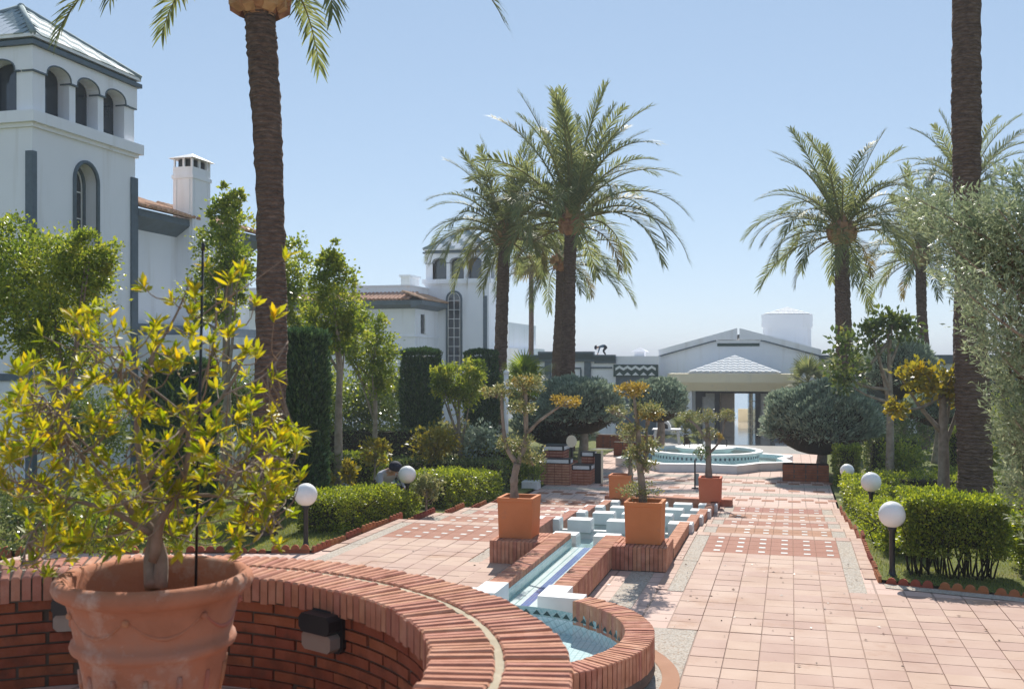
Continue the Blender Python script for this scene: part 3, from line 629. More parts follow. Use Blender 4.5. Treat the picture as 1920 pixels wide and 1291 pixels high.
# ------------------------------------------------------------------ tower block
VX, VY = Vector((1, 0, 0)), Vector((0, 1, 0))
def archpoly(u0, u1, zs, za, zt, n=12):
    P = [(u0, zt), (u0, zs)]; c = (u0 + u1) / 2; h = (u1 - u0) / 2
    P += [(c - h * math.cos(math.pi * i / n), zs + (za - zs) * math.sin(math.pi * i / n) ** .8) for i in range(1, n)]
    return P + [(u1, zs), (u1, zt)]
def tower(th, X1, Y0, w, zb, zl, piecesroof=True, niche=None):
    X0, Y1 = X1 - w, Y0 + w; cx, cy = X1 - w / 2, Y0 + w / 2
    if niche:
        u0, u1, nz0, nzs, nza = niche; D = .42; O_ = Vector((X1 - .003, Y0, 0)); W_ = Vector((0, 0, 1))
        MB().box(X0, X1 - D, Y0, Y1, zb, zl - .32).build('tower_wall', M['white'], th)
        fp = MB()
        for poly in ([(0, zb), (u0, zb), (u0, zl - .32), (0, zl - .32)], [(u1, zb), (w, zb), (w, zl - .32), (u1, zl - .32)], [(u0, zb), (u1, zb), (u1, nz0), (u0, nz0)]): fp.extr(poly, O_, VY, W_, -VX, D - .004)
        n_ = 16; c_ = (u0 + u1) / 2; h_ = (u1 - u0) / 2; A_ = [(c_ - h_ * math.cos(math.pi * i / n_), nzs + (nza - nzs) * math.sin(math.pi * i / n_)) for i in range(n_ + 1)]
        for (a, b) in zip(A_[:-1], A_[1:]): fp.extr([a, b, (b[0], zl - .32), (a[0], zl - .32)], O_, VY, W_, -VX, D - .004)
        fp.build('niche_wall', M['white'], th)
    else: MB().box(X0, X1, Y0, Y1, zb, zl - .32).build('tower_wall', M['white'], th)
    MB().box(X0 - .06, X1 + .06, Y0 - .06, Y1 + .06, zl - .34, zl - .25).build('cornice_moulding', M['white'], th)
    MB().box(X0 - .15, X1 + .15, Y0 - .15, Y1 + .15, zl - .25, zl).build('ledge', M['white'], th)
    MB().box(X0 + .33, X1 - .33, Y0 + .33, Y1 - .33, zl, zl + 1.41).build('belvedere_glazing', M['pane'], th)
    # faces: (origin, u dir, inward normal)
    zs, za, zt = zl + .90, zl + 1.16, zl + 1.42
    op = [(.42, 1.22), (1.43, 2.23), (2.44, 3.24)]; k_ = w / 3.66
    for (o, u, n_) in (((X1, Y0), (0, 1), (-1, 0)), ((X0, Y0), (1, 0), (0, 1)), ((X0, Y1), (0, -1), (1, 0)), ((X1, Y1), (-1, 0), (0, -1))):
        O = Vector((*o, 0)); U = Vector((*u, 0)); NN = Vector((*n_, 0)); W = Vector((0, 0, 1))
        us = [0.0] + [v * k_ for ab in op for v in ab] + [w]
        for j in range(0, 8, 2):
            a, b = us[j], us[j + 1]
            if j == 6: b -= .36          # the next face owns the corner pier
            MB().extr([(a + (.02 if j == 0 else 0), zl), (b, zl), (b, zs), (a + (.02 if j == 0 else 0), zs)], O + NN * .02, U, W, NN, .31).build('pier', M['white'], th) if b > a + .02 else None
        for (a, b) in op:
            a *= k_; b *= k_
            MB().extr(archpoly(a, b, zs, za, zt), O - NN * .03, U, W, NN, .358).build('arch', M['white'], th)
            pp = archpoly(a, b, zs, za, zt)[1:-1]; MB().tube([O - NN * .035 + U * x + W * y for x, y in pp], .018, 5).build('arch_trim', M['trim'], th)
            MB().extr([(a + .06, zl + .03), (a + .10, zl + .03), (a + .10, zs + .1), (a + .06, zs + .1)], O + NN * .295, U, W, NN, .03).build('window_frame', M['darkframe'], th)
        for j in range(0, 8, 2):
            a, b = us[j], us[j + 1]; a = a + .45 if j == 0 and False else a
            if j == 6: b -= .33
            if j == 0: a -= 0.0
            if b > a + .01:
                MB().extr([(a, zs - .0), (b, zs - .0), (b, zt), (a, zt)], O - NN * .03, U, W, NN, .356).build('spandrel', M['white'], th)
                MB().extr([(a - .02, zs - .03), (b + .02, zs - .03), (b + .02, zs + .002), (a - .02, zs + .002)], O - NN * .045, U, W, NN, .3).build('pier_trim', M['trim'], th)
    q_ = .42 * k_
    for (sx, sy) in ((0, 0), (1, 0), (0, 1), (1, 1)):
        for nm_, pr, za_, zb_ in (('corner_pier', -.019, zl, zs), ('corner_block', .031, zs, zt)):
            xa = X1 - q_ if sx else X0 - pr; xb = X1 + pr if sx else X0 + q_; ya = Y1 - q_ if sy else Y0 - pr; yb = Y1 + pr if sy else Y0 + q_
            MB().box(xa, xb, ya, yb, za_ + .001, zb_ - .001).build(nm_, M['white'], th)
    MB().box(X0 - .12, X1 + .12, Y0 - .12, Y1 + .12, zt + .002, zt + .10).build('dark_band', M['trim'], th)
    MB().box(X0 - .02, X1 + .02, Y0 - .02, Y1 + .02, zt + .10, zt + .17).build('frieze', M['green'], th)
    e = .10; ze = zt + .17; zr = zt + 1.58
    MB().box(X0 - e, X1 + e, Y0 - e, Y1 + e, ze, ze + .07).build('eave', M['whiteglaze'], th)
    rf = MB().add([(X0 - e, Y0 - e, ze + .071), (X1 + e, Y0 - e, ze + .071), (X1 + e, Y1 + e, ze + .071), (X0 - e, Y1 + e, ze + .071), (cx, cy, zr)], [(0, 1, 4), (1, 2, 4), (2, 3, 4), (3, 0, 4), (3, 2, 1, 0)]).build('roof', M['greyglaze'], th)
    hw = w / 2 + e; nr = 9
    sl = math.hypot(hw, zr - ze - .07); tw = .26
    tm = {}
    for key, m in (('w', 'whiteglaze'), ('g', 'greyglaze')): tm[key] = MB().bbox(-.122, .122, -.5, .5, -.01, .012, .004).mesh('roof_tile_' + key, M[m])
    joined = {'w': MB(), 'g': MB()}
    for fi, rz in enumerate((0, math.pi / 2, math.pi, -math.pi / 2)):      # -Y, +X, +Y, -X
        dirn = Vector((math.sin(rz), -math.cos(rz), 0)); U = Vector((math.cos(rz), math.sin(rz), 0))
        pit = math.atan2(zr - ze - .07, hw)
        for r_ in range(nr - 1):
            f0 = (r_ + .5) / nr; half = hw * (1 - (r_ + 1) / nr); rl = sl / nr
            nn = int(half / tw)
            for i in range(-nn, nn + 1):
                key = 'w' if ((i + r_) % 4 in (0, 1)) else 'g'
                c = Vector((cx, cy, ze + .071)) + dirn * hw * (1 - f0) + U * i * tw + Vector((0, 0, (zr - ze - .07) * f0))
                rot = Matrix.Rotation(rz, 4, 'Z') @ Matrix.Rotation(pit + .03, 4, 'X')
                if piecesroof and fi in (0, 1):
                    piece(tm[key], 'roof_tile', rf, c + rot @ Vector((0, 0, .012)), rot.to_euler(), (1, rl * 1.06, 1))
                else:
                    q = [c + rot @ Vector((a * .122, b * rl * .53, .022)) for a, b in ((-1, -1), (1, -1), (1, 1), (-1, 1))]; q2 = [c + rot @ Vector((a * .122, b * rl * .53, -.01)) for a, b in ((-1, -1), (1, -1), (1, 1), (-1, 1))]
                    joined[key].add(q + q2, [(0, 1, 2, 3), (0, 4, 5, 1), (1, 5, 6, 2), (2, 6, 7, 3), (3, 7, 4, 0)])
    for (a, b) in ((X0 - e, Y0 - e), (X1 + e, Y0 - e), (X1 + e, Y1 + e), (X0 - e, Y1 + e)): MB().tube([(a, b, ze + .085), (cx, cy, zr + .02)], [.07, .06], 6).build('hip_tile', M['greyglaze'], rf)
    MB().sphere((cx, cy, zr), .1, 10, 6).build('finial', M['greyglaze'], rf)
    for key, m in (('w', 'whiteglaze'), ('g', 'greyglaze')):
        if joined[key].v: tag(joined[key].build('roof_tiles', M[m], rf), kind='stuff')
def arched_window(th, O, U, NN, u0, u1, z0, zs, za, rows, dark=True):
    """deep arched recess: surround, reveal, white frame with bars, panes"""
    W = Vector((0, 0, 1)); c = (u0 + u1) / 2; h = (u1 - u0) / 2
    P = [(u0, z0), (u0, zs)] + [(c - h * math.cos(math.pi * i / 14), zs + (za - zs) * math.sin(math.pi * i / 14)) for i in range(1, 14)] + [(u1, zs), (u1, z0)]
    w = MB().extr(P, O - NN * .012, U, W, NN, .008).build('window', M['pane'], th)
    MB().tube([O - NN * .02 + U * x + W * y for x, y in P], .055, 6).build('surround', M['trim'], w)
    Q = [(c + (x - c) * .8, y if i in (0, len(P) - 1) else y - .06) for i, (x, y) in enumerate(P)]
    MB().tube([O - NN * .02 + U * x + W * y for x, y in Q], .025, 5).build('frame', M['whitepaint'], w)
    b = MB(); b.extr([(c - .018, z0), (c + .018, z0), (c + .018, za - .1), (c - .018, za - .1)], O - NN * .026, U, W, NN, .02)
    for i in range(1, rows):
        z = z0 + (za - z0) * i / rows; b.extr([(c - h * .8, z - .015), (c + h * .8, z - .015), (c + h * .8, z + .015), (c - h * .8, z + .015)], O - NN * .024, U, W, NN, .02)
    b.build('glazing_bar', M['whitepaint'], w)
def barrel_roof(th, name, A, B, n_, up_, rise, m=None):
    """strip of roof from eave A-B rising along up_ with rows of barrel tiles"""
    A, B = Vector(A), Vector(B); L = (B - A).length; u = (B - A) / L; cnt_ = int(L / .22); mb = MB()
    for i in range(cnt_):
        p = A + u * (i + .5) * L / cnt_; nn = Vector(up_).normalized().cross(u) * (1 if Vector(up_).normalized().cross(u).z > 0 else -1)
        for (t0, t1, off) in ((0, .36, .03), (.33, .7, .02), (.67, 1, .01)):
            V = []
            for t in (t0, t1):
                for j in range(6): a = math.pi * j / 5; V.append(p + Vector(up_) * t + u * math.cos(a) * .1 + nn * (math.sin(a) * .085 + off))
            mb.add(V, [(j, j + 1, j + 7, j + 6) for j in range(5)] + [(0, 1, 2, 3, 4, 5)], False)
    mb.add([A, B, B + Vector(up_), A + Vector(up_)], [(0, 1, 2, 3)])
    return tag(mb.build(name, M['rooftile'], th), kind='stuff')
VX, VY = Vector((1, 0, 0)), Vector((0, 1, 0))
# ---- near villa with tower and chimney
TX, TY = -15.85, 19.05; zg = gz(19) - .6
villa = thing('white_villa', 'white villa with arched belvedere tower, hipped glazed roof and tall chimney beside the leaning palm', 'building', (TX - 1.8, TY + 1.8, zg))
tower(villa, TX, TY, 3.66, zg, 7.74, True, (1.36, 2.2, 3.2, 6.5, 6.95))
arched_window(villa, Vector((TX - .40, TY, 0)), VY, -VX, 1.37, 2.19, 3.2, 6.48, 6.93, 6)
MB().tube([Vector((TX + .01, TY + y, z)) for y, z in [(1.36, 3.2), (1.36, 6.5)] + [(1.78 - .42 * math.cos(math.pi * i / 14), 6.5 + .45 * math.sin(math.pi * i / 14)) for i in range(1, 14)] + [(2.2, 6.5), (2.2, 3.2)]], .05, 6).build('niche_surround', M['trim'], villa)
t = MB(); 
MB().box(TX - .15, TX + .04, TY - .04, TY + .10, zg, 6.88).build('corner_strip', M['trim'], villa)
MB().box(TX - .2, TX + .05, TY + 3.46, TY + 3.71, zg, 6.9).build('corner_strip', M['trim'], villa)
MB().box(TX - 3.7, TX + .045, TY - .045, TY + 3.7, 1.9, 2.06).build('string_course', M['trim'], villa)
WX = -16.2
MB().box(-24, WX, TY + 3.66, 29, zg - .5, 5.86).build('wing_wall', M['white'], villa)
MB().extr([(0, 5.70), (.42, 5.98), (.42, 6.16), (0, 6.16)], (WX, TY + 3.7, 0), (1, 0, 0), (0, 0, 1), (0, 1, 0), 2.75).build('eave_cornice', M['trim'], villa)
barrel_roof(villa, 'roof_tiles', (WX + .5, TY + 3.7, 6.17), (WX + .5, TY + 6.4, 6.17), None, (-2.2, 0, .75), .5)
MB().extr([(0, 5.70), (.42, 5.98), (.42, 6.16), (0, 6.16)], (WX, 26.6, 0), (1, 0, 0), (0, 0, 1), (0, 1, 0), 2.6).build('eave_cornice', M['trim'], villa)
barrel_roof(villa, 'roof_tiles', (WX + .5, 26.6, 6.17), (WX + .5, 29.2, 6.17), None, (-2.2, 0, .75), .5)
MB().box(WX - .1, WX + .35, TY + 3.72, 29.1, 3.0, 3.28).build('string_course', M['trim'], villa)
MB().box(WX - .1, WX + 1.6, TY + 3.72, 29, zg - .5, 2.98).build('lower_storey', M['white'], villa)
ch = MB().box(-16.3, -15.7, 25.05, 25.95, 3, 7.62).build('chimney', M['white'], villa)
for (a, b, c_, d_) in ((-16.33, -15.67, 25.02, 25.98),): MB().box(a, b, c_, d_, 7.3, 7.4).build('chimney_band', M['white'], ch)
cp = MB()
for x in (-16.28, -15.99, -15.74): 
    for y in (25.07, 25.42, 25.78, 25.92): cp.box(x - .02 if x > -16.2 else x, x + .04, y - .02, y + .03, 7.62, 7.84)
cp.build('chimney_grille', M['white'], ch)
MB().box(-16.2, -15.8, 25.15, 25.85, 7.62, 7.83).build('flue', M['darkframe'], ch)
MB().add([(-16.4, 24.95, 7.85), (-15.6, 24.95, 7.85), (-15.6, 26.05, 7.85), (-16.4, 26.05, 7.85), (-16.0, 25.5, 8.06)], [(0, 1, 4), (1, 2, 4), (2, 3, 4), (3, 0, 4), (3, 2, 1, 0)]).build('chimney_cap', M['whitepaint'], ch)
for (x0, x1, y0, y1) in ((-15.695, -15.68, 25.15, 25.18), (-15.695, -15.68, 25.82, 25.85)): MB().box(x0, x1, y0, y1, 3, 7.28).build('chimney_rib', M['white'], ch)
for x in (-16.22, -15.81): MB().box(x, x + .03, 25.035, 25.048, 3, 7.28).build('chimney_rib', M['white'], ch)
for (y, z) in ((27.2, 3.9), (23.6, .3), (26.8, .4)):
    xw = WX if z > 3 else WX + 1.6
    w_ = MB().box(xw + .001, xw + .02, y, y + 1.0, z, z + 1.4).build('window', M['pane'], villa); MB().box(xw + .001, xw + .05, y - .08, y + 1.08, z - .1, z - .001).build('sill', M['white'], w_)
    fr_ = MB(); fr_.box(xw + .02, xw + .045, y, y + .06, z, z + 1.4).box(xw + .02, xw + .045, y + .94, y + 1.0, z, z + 1.4).box(xw + .02, xw + .045, y + .47, y + .53, z, z + 1.4).build('frame', M['whitepaint'], w_)
# ---- far villa with the second tower
FX, FY = -15.85, 54.3; zg2 = -1.6
fv = thing('far_white_villa', 'far white villa with tall arched stair window and tiled bay, behind the dark columns', 'building', (FX - 1.8, FY + 1.8, zg2))
tower(fv, FX, FY, 3.66, zg2, 6.8, False)
arched_window(fv, Vector((FX - 3.66, FY, 0)), VX, VY, 1.25, 2.1, 1.6, 5.7, 6.12, 9)
MB().box(FX - .32, FX - .1, FY - .03, FY + .1, zg2, 5.85).build('corner_strip', M['trim'], fv)
BX, BY = -18.76, 50.6
MB().box(-30, BX, BY, FY + 4, zg2, 5.3).build('bay_wall', M['white'], fv)
MB().box(-30, BX - .6, BY + .9, FY + 4, 5.3, 6.25).build('upper_wall', M['white'], fv)
MB().box(-30.1, BX - .55, BY + .85, FY + 4, 6.25, 6.32).build('parapet_cap', M['white'], fv)
MB().extr([(0, 5.02), (.55, 5.2), (.6, 5.42), (0, 5.42)], (-30, BY, 0), (0, -1, 0), (0, 0, 1), (1, 0, 0), 30 + BX).build('eave_cornice', M['trim'], fv)
MB().extr([(0, 5.02), (.55, 5.2), (.6, 5.42), (0, 5.42)], (BX, BY - .58, 0), (1, 0, 0), (0, 0, 1), (0, 1, 0), 4.2).build('eave_cornice', M['trim'], fv)
barrel_roof(fv, 'roof_tiles', (-30, BY - .6, 5.43), (BX - .1, BY - .6, 5.43), None, (0, 1.5, .45), .4)
barrel_roof(fv, 'roof_tiles', (BX + .6, BY - .4, 5.43), (BX + .6, FY, 5.43), None, (-1.2, 0, .45), .4)
MB().box(-30, BX + .06, BY - .06, FY, 2.62, 2.86).build('string_course', M['trim'], fv)
MB().box(-30, BX + .05, BY - .05, FY, 3.55, 3.62).build('sill_course', M['white'], fv)
w_ = MB().box(BX + .001, BX + .02, 51.5, 52.5, 3.75, 4.75).build('window', M['pane'], fv); MB().box(BX + .02, BX + .09, 51.95, 52.5, 3.75, 4.75).build('shutter', M['white'], w_)
for (x, z) in ((-21.5, .2), (-24.5, .2), (-24.5, 3.8)):
    w_ = MB().box(x, x + 1.2, BY - .02, BY - .001, z, z + 1.3).build('window', M['pane'], fv); MB().box(x - .1, x + 1.3, BY - .08, BY - .001, z - .1, z).build('sill', M['white'], w_)
g = rng(21)
hz = thing('distant_apartment_house', 'pale distant house with stepped terraces and chimneys behind the far villa', 'building', (-27, 75, -1.5))
m = MB(); m.box(-36, -25, 72, 84, -1.5, 7.2).build('wall', M['white'], hz); MB().box(-27.4, -26.7, 71, 73, 7.2, 8.4).build('stair_tower', M['white'], hz); MB().box(-27.5, -26.6, 70.9, 73.1, 8.4, 8.55).build('roof_slab', M['white'], hz)
MB().box(-34, -31, 71.5, 74, 7.2, 8.0).build('terrace_wall', M['white'], hz)
for x in (-33.5, -29, -26.6): MB().box(x, x + 1.2, 71.96, 71.99, 5.2, 6.8).build('window', M['pane'], hz)
h2 = thing('seaside_house', 'white seaside house with balconies at the edge of the far villa', 'building', (-19, 72, -3))
MB().box(-24, -18.3, 70, 78, -4, 3.2).build('wall', M['white'], h2)
for k_, z in enumerate((1.35,)):
    MB().box(-18.3, -17.0 + .15 * k_, 70, 74, z, z + .25).build('balcony_slab', M['trim'], h2); MB().box(-17.2, -17.05, 70, 74, z + .25, z + 1.1).build('balcony_front', M['white'], h2)
MB().box(-24, -19.0, 70, 78, 3.2, 5.0).build('upper_wall', M['white'], h2)
# ------------------------------------------------------------------ pavilion
PG = -1.31; PY = 51.5; px0, px1, pcx = -6.2, 1.3, -2.45
pv = thing('pavilion', 'low white pavilion with pitched gable and porch under a white tiled pyramid roof', 'building', (pcx, PY, PG))
P = [(px0, .95), (px1, .95), (px1, 2.62), (pcx + 1.05, 3.32), (pcx - 1.05, 3.32), (px0, 2.62)]
MB().extr(P, (0, PY, 0), VX, (0, 0, 1), VY, .3).build('gable_wall', M['white'], pv)
MB().box(px0, -4.4, PY, PY + .3, PG - .4, .949).build('front_wall', M['white'], pv); MB().box(-.8, px1, PY, PY + .3, PG - .4, .949).build('front_wall', M['white'], pv)
for s in (-1, 1):
    xo = px0 - .1 if s < 0 else px1 + .1; xi = pcx + s * .06
    MB().extr([(xo, 2.56), (xo, 2.86), (xi, 3.9), (xi, 3.34), (pcx + s * 1.1, 3.34), (pcx + s * 1.25, 3.28)], (0, PY - .09, 0), VX, (0, 0, 1), VY, .4).build('gable_band', M['white'], pv)
    MB().tube([(xo, PY - .1, 2.54), (pcx + s * 1.25, PY - .1, 3.26), (pcx + s * 1.05, PY - .1, 3.3)], .035, 5).build('gable_trim', M['trim'], pv)
MB().box(pcx - 1.0, pcx + 1.0, PY - .04, PY - .002, 3.03, 3.17).build('vent_slot', M['green'], pv)
MB().add([(px0, PY + .31, 2.6), (px1, PY + .31, 2.6), (pcx, PY + .31, 3.6), (px0, 60, 2.6), (px1, 60, 2.6), (pcx, 60, 3.6)], [(0, 2, 5, 3), (1, 4, 5, 2), (3, 5, 4)]).build('roof', M['whiteglaze'], pv)
MB().box(px0, px0 + .2, PY + .3, 60, PG - .4, 2.6).build('side_wall', M['white'], pv); MB().box(px1 - .2, px1, PY + .3, 60, PG - .4, 2.6).build('side_wall', M['white'], pv)
MB().box(-6.5, 1.8, 46, 66, PG - .6, PG).build('floor', plain('polished_floor', (.32, .28, .24), .12, .5), pv)
MB().box(px0 + .2, px1 - .2, PY + .3, 60, 1.6, 1.7).build('ceiling', M['white'], pv)
# back wall with the view opening towards the sea
for (a, b) in ((px0 + .2, -3.05), (-1.1, px1 - .2)): MB().box(a, b, 59.7, 59.9, PG, 1.6).build('back_wall', M['cream'], pv)
MB().box(-3.05, -1.1, 59.7, 59.9, 1.05, 1.6).build('back_lintel', M['cream'], pv); MB().box(-2.25, -2.05, 59.75, 59.85, PG, 1.05).build('back_post', M['cream'], pv); MB().box(-3.05, -1.1, 63.8, 63.95, PG, PG + .75).build('terrace_parapet', M['cream'], pv)
# porch
CX0, CX1, CY0 = -5.5, .42, 48.3
ca = MB()
for i, (ins, za, zb_) in enumerate(((0, 1.33, 1.73), (.1, 1.25, 1.33), (.22, 1.17, 1.25), (.34, 1.09, 1.17), (.46, 1.01, 1.09), (.58, .93, 1.01))): ca.box(CX0 + ins, CX1 - ins, CY0 + ins * .6, PY - .002, za + .001, zb_)
ca.build('porch_canopy', M['cream'], pv)
for (a, b) in ((-5.0, -4.42), (-.68, -.1)): 
    MB().box(a, b, 48.75, 49.3, PG, .93).build('porch_column', M['white'], pv); MB().box(a - .06, b + .06, 48.69, 49.36, PG, PG + .12).build('column_base', M['trim'], pv)
RX0, RX1 = XY(1288, 48.6), XY(1464, 48.6); ry0, ry1 = 48.5, 51.3; rcx = (RX0 + RX1) / 2
MB().box(RX0 + .1, RX1 - .1, ry0 + .1, ry1, 1.731, 1.80).build('roof_kerb', M['white'], pv)
prf = MB().add([(RX0, ry0, 1.80), (RX1, ry0, 1.80), (RX1, ry1, 1.80), (RX0, ry1, 1.80), (rcx, 49.9, 2.58)], [(0, 1, 4), (1, 2, 4), (2, 3, 4), (3, 0, 4), (3, 2, 1, 0)]).build('porch_roof', M['whiteglaze'], pv)
def scales(par, A, B, T, rows, cols, m):
    """rows of pointed white tiles, stepped in a zigzag, laid on the triangle A B T"""
    A, B, T = Vector(A), Vector(B), Vector(T); nn = (B - A).cross(T - A).normalized(); mb = MB()
    for r_ in range(rows):
        t0, t1 = r_ / rows, (r_ + 1) / rows; L = A.lerp(T, t0); Rr = B.lerp(T, t0); w0 = (Rr - L).length; n_ = max(1, int(cols * (1 - t0)))
        for i in range(n_):
            a = L.lerp(Rr, i / n_); b = L.lerp(Rr, (i + 1) / n_); up_ = (T - (A + B) / 2) / rows; mid = (a + b) / 2
            L1 = A.lerp(T, min(1, t1 + .2 / rows)); R1 = B.lerp(T, min(1, t1 + .2 / rows)); at_ = L1.lerp(R1, i / n_); bt_ = L1.lerp(R1, (i + 1) / n_); dz = nn * .035; mb.add([a + dz * .6 + (at_ - a) * .3, mid + dz, b + dz * .6 + (bt_ - b) * .3, bt_ + nn * .008, at_ + nn * .008, a + (at_ - a) * .3, mid, b + (bt_ - b) * .3], [(0, 1, 2, 3, 4), (0, 5, 6, 1), (1, 6, 7, 2)])
    return tag(mb.build('roof_tiles', M[m], par), kind='stuff')
scales(prf, (RX0, ry0, 1.81), (RX1, ry0, 1.81), (rcx, 49.9, 2.58), 7, 14, 'whiteglaze')
# entrance: dark frame with stepped corners, posts, glass, curtains
EY = 50.6
fr = MB()
fr.box(-4.42, -.68, EY, EY + .15, .77, .95).box(-4.42, -4.1, EY, EY + .15, PG, .77).box(-.95, -.68, EY, EY + .15, PG, .77)
for xa in (XY(1340, EY), XY(1416, EY)): fr.box(xa, xa + .24, EY - .005, EY + .145, PG, .77)
fr.box(-4.1, -3.95, EY + .002, EY + .14, .6, .77).box(-1.1, -.95, EY + .002, EY + .14, .6, .77)
fr.build('door_frame', M['darkframe'], pv)
xa, xb = XY(1350, EY) , XY(1416, EY)
MB().box(-4.1, XY(1340, EY), EY + .06, EY + .08, PG, .77).build('blind', plain('grey_blind', (.62, .61, .6), .8, .2), pv); MB().box(XY(1424, EY) + .02, -.95, EY + .06, EY + .08, PG, .77).build('blind', plain('grey_blind_right', (.62, .61, .6), .8, .2), pv)
MB().box(xa, XY(1376, EY), EY + .3, EY + .36, PG, .77).build('wood_panel', plain('brown_wood', (.46, .37, .31), .6, .3), pv)
MB().box(XY(1402, EY), xb, EY + .06, EY + .075, PG, .77).build('door_glass', M['glass'], pv)
gr_ = MB()
for i in range(6): gr_.box(XY(1402, EY), xb, EY + .04, EY + .055, PG + .3 * i + .2, PG + .3 * i + .23)
gr_.box((XY(1402, EY) + xb) / 2 - .015, (XY(1402, EY) + xb) / 2 + .015, EY + .041, EY + .056, PG, .77).build('door_grille', M['cream'], pv)
sx_ = XY(1438, EY)
sg = MB().box(sx_ - .14, sx_ + .14, EY + .02, EY + .05, ZZ(763, sx_, EY), ZZ(754, sx_, EY)).build('plaque', plain('red_plaque', (.25, .02, .03), .5, .3), pv); sg['label'] = 'small red wall plaque with a white mark'
MB().box(sx_ - .05, sx_ + .05, EY + .012, EY + .018, ZZ(760, sx_, EY), ZZ(757, sx_, EY)).build('plaque_mark', M['whitepaint'], sg)
# turret behind
tx0, tx1, ty = -1.5, 1.12, 57
MB().box(tx0 + .07, tx1 - .07, ty + .05, ty + 2.5, 1.7, 4.1).build('turret', M['white'], pv); MB().box(tx0, tx1, ty, ty + 2.6, 4.1, 4.78).build('turret_band', M['white'], pv)
trf = MB().add([(tx0 + .05, ty + .05, 4.782), (tx1 - .05, ty + .05, 4.782), (tx1 - .05, ty + 2.5, 4.782), (tx0 + .05, ty + 2.5, 4.782), ((tx0 + tx1) / 2, ty + 1.3, 5.22)], [(0, 1, 4), (1, 2, 4), (2, 3, 4), (3, 0, 4)]).build('turret_roof', M['whiteglaze'], pv)
scales(trf, (tx0 + .05, ty + .05, 4.79), (tx1 - .05, ty + .05, 4.79), ((tx0 + tx1) / 2, ty + 1.3, 5.22), 5, 9, 'whiteglaze')
# left wing
WY = 50.9; wl, wr_ = XY(985, WY), -6.201
MB().box(wl, wr_, WY, 58, PG - .4, 2.55).build('wing_wall', M['white'], pv)
def cornice(x0, x1, zt, h, out): MB().extr([(-out * .35, zt - h), (-out * .4, zt - h * .75), (-out * .8, zt - h * .35), (-out, zt - h * .2), (-out, zt), (.02, zt), (.02, zt - h)], (x0, WY, 0), VY, (0, 0, 1), VX, x1 - x0).build('cornice', M['trim'], pv)
cornice(XY(978, WY), XY(1012, WY), 2.62, .42, .3); cornice(XY(1012, WY), XY(1115, WY), 2.78, .5, .42); cornice(XY(1115, WY), XY(1155, WY), 2.62, .42, .3)
for (a, b) in ((1022, 1034), (1096, 1108)): MB().box(XY(a, WY), XY(b, WY), WY - .1, WY - .002, PG, 2.27).build('pilaster', M['trim'], pv)
for (a, b, y_) in ((980, 1022, 689), (1108, 1148, 689), (1046, 1090, 690)): MB().box(XY(a, WY), XY(b, WY), WY - .06, WY - .003, ZZ(y_ + 1.6, -9, WY), ZZ(y_ - 1.6, -9, WY)).build('trim_band', M['trim'], pv)
for a in (1046, 1088): MB().box(XY(a, WY), XY(a + 2.5, WY), WY - .059, WY - .004, .2, ZZ(691.8, -9, WY)).build('trim_band', M['trim'], pv)
zx0, zx1 = XY(1151, WY), XY(1236, WY) - .05; zz0, zz1 = ZZ(706, -7, WY), ZZ(683, -7, WY)
zp = MB().box(zx0, zx1, WY - .12, WY - .003, zz0, zz1).build('zigzag_panel', M['green'], pv)
MB().box(zx0 + .1, zx1 - .1, WY - .05, WY - .004, PG, zz0 - .001).build('shutter', M['trim'], pv)
nz_ = 5; wz = (zx1 - zx0 - .2) / nz_; hz_ = zz1 - zz0
for r_, (b0, h_) in enumerate(((.50, .19), (.12, .22))):
    zg_ = MB()
    for i in range(nz_):
        x = zx0 + .1 + wz * i; zb_ = zz0 + hz_ * b0
        if r_ == 0:
            zg_.extr([(x, zb_ + hz_ * .0), (x + wz / 2, zb_ + hz_ * .2), (x + wz / 2, zb_ + hz_ * .42), (x, zb_ + hz_ * .22)], (0, WY - .15, 0), VX, (0, 0, 1), VY, .03); zg_.extr([(x + wz / 2, zb_ + hz_ * .2), (x + wz, zb_), (x + wz, zb_ + hz_ * .22), (x + wz / 2, zb_ + hz_ * .42)], (0, WY - .15, 0), VX, (0, 0, 1), VY, .03)
        else: zg_.extr([(x + .03, zb_), (x + wz - .03, zb_), (x + wz / 2, zb_ + hz_ * .26)], (0, WY - .15, 0), VX, (0, 0, 1), VY, .03)
    zg_.build('zigzag_tiles', M['whiteglaze'], zp)
vx = XY(1200, 53); ve = thing('roof_vent', 'small white ventilation cowl on the flat wing roof', 'vent', (vx, 53, 2.55))
MB().box(vx - .25, vx + .25, 52.75, 53.25, 2.55, 2.78).build('body', M['white'], ve); MB().add([(vx - .42, 52.6, 2.78), (vx + .42, 52.6, 2.78), (vx + .42, 53.4, 2.78), (vx - .42, 53.4, 2.78), (vx, 53, 3.0)], [(0, 1, 4), (1, 2, 4), (2, 3, 4), (3, 0, 4), (3, 2, 1, 0)]).build('cap', M['white'], ve)
# right wing
MB().box(1.301, 12, WY + 1, 58, PG - .4, 2.5).build('wing_wall', M['white'], pv); MB().box(1.302, 12, WY + .7, WY + .999, 2.2, 2.6).build('cornice', M['trim'], pv)
for x in (3.1, 6, 8.5): 
    MB().box(x, x + 1.9, WY + .9, WY + .998, 1.3, 1.75).build('trim_band', M['green'], pv); MB().box(x + .1, x + 1.8, WY + .95, WY + .997, PG, 1.3).build('window', M['pane'], pv)
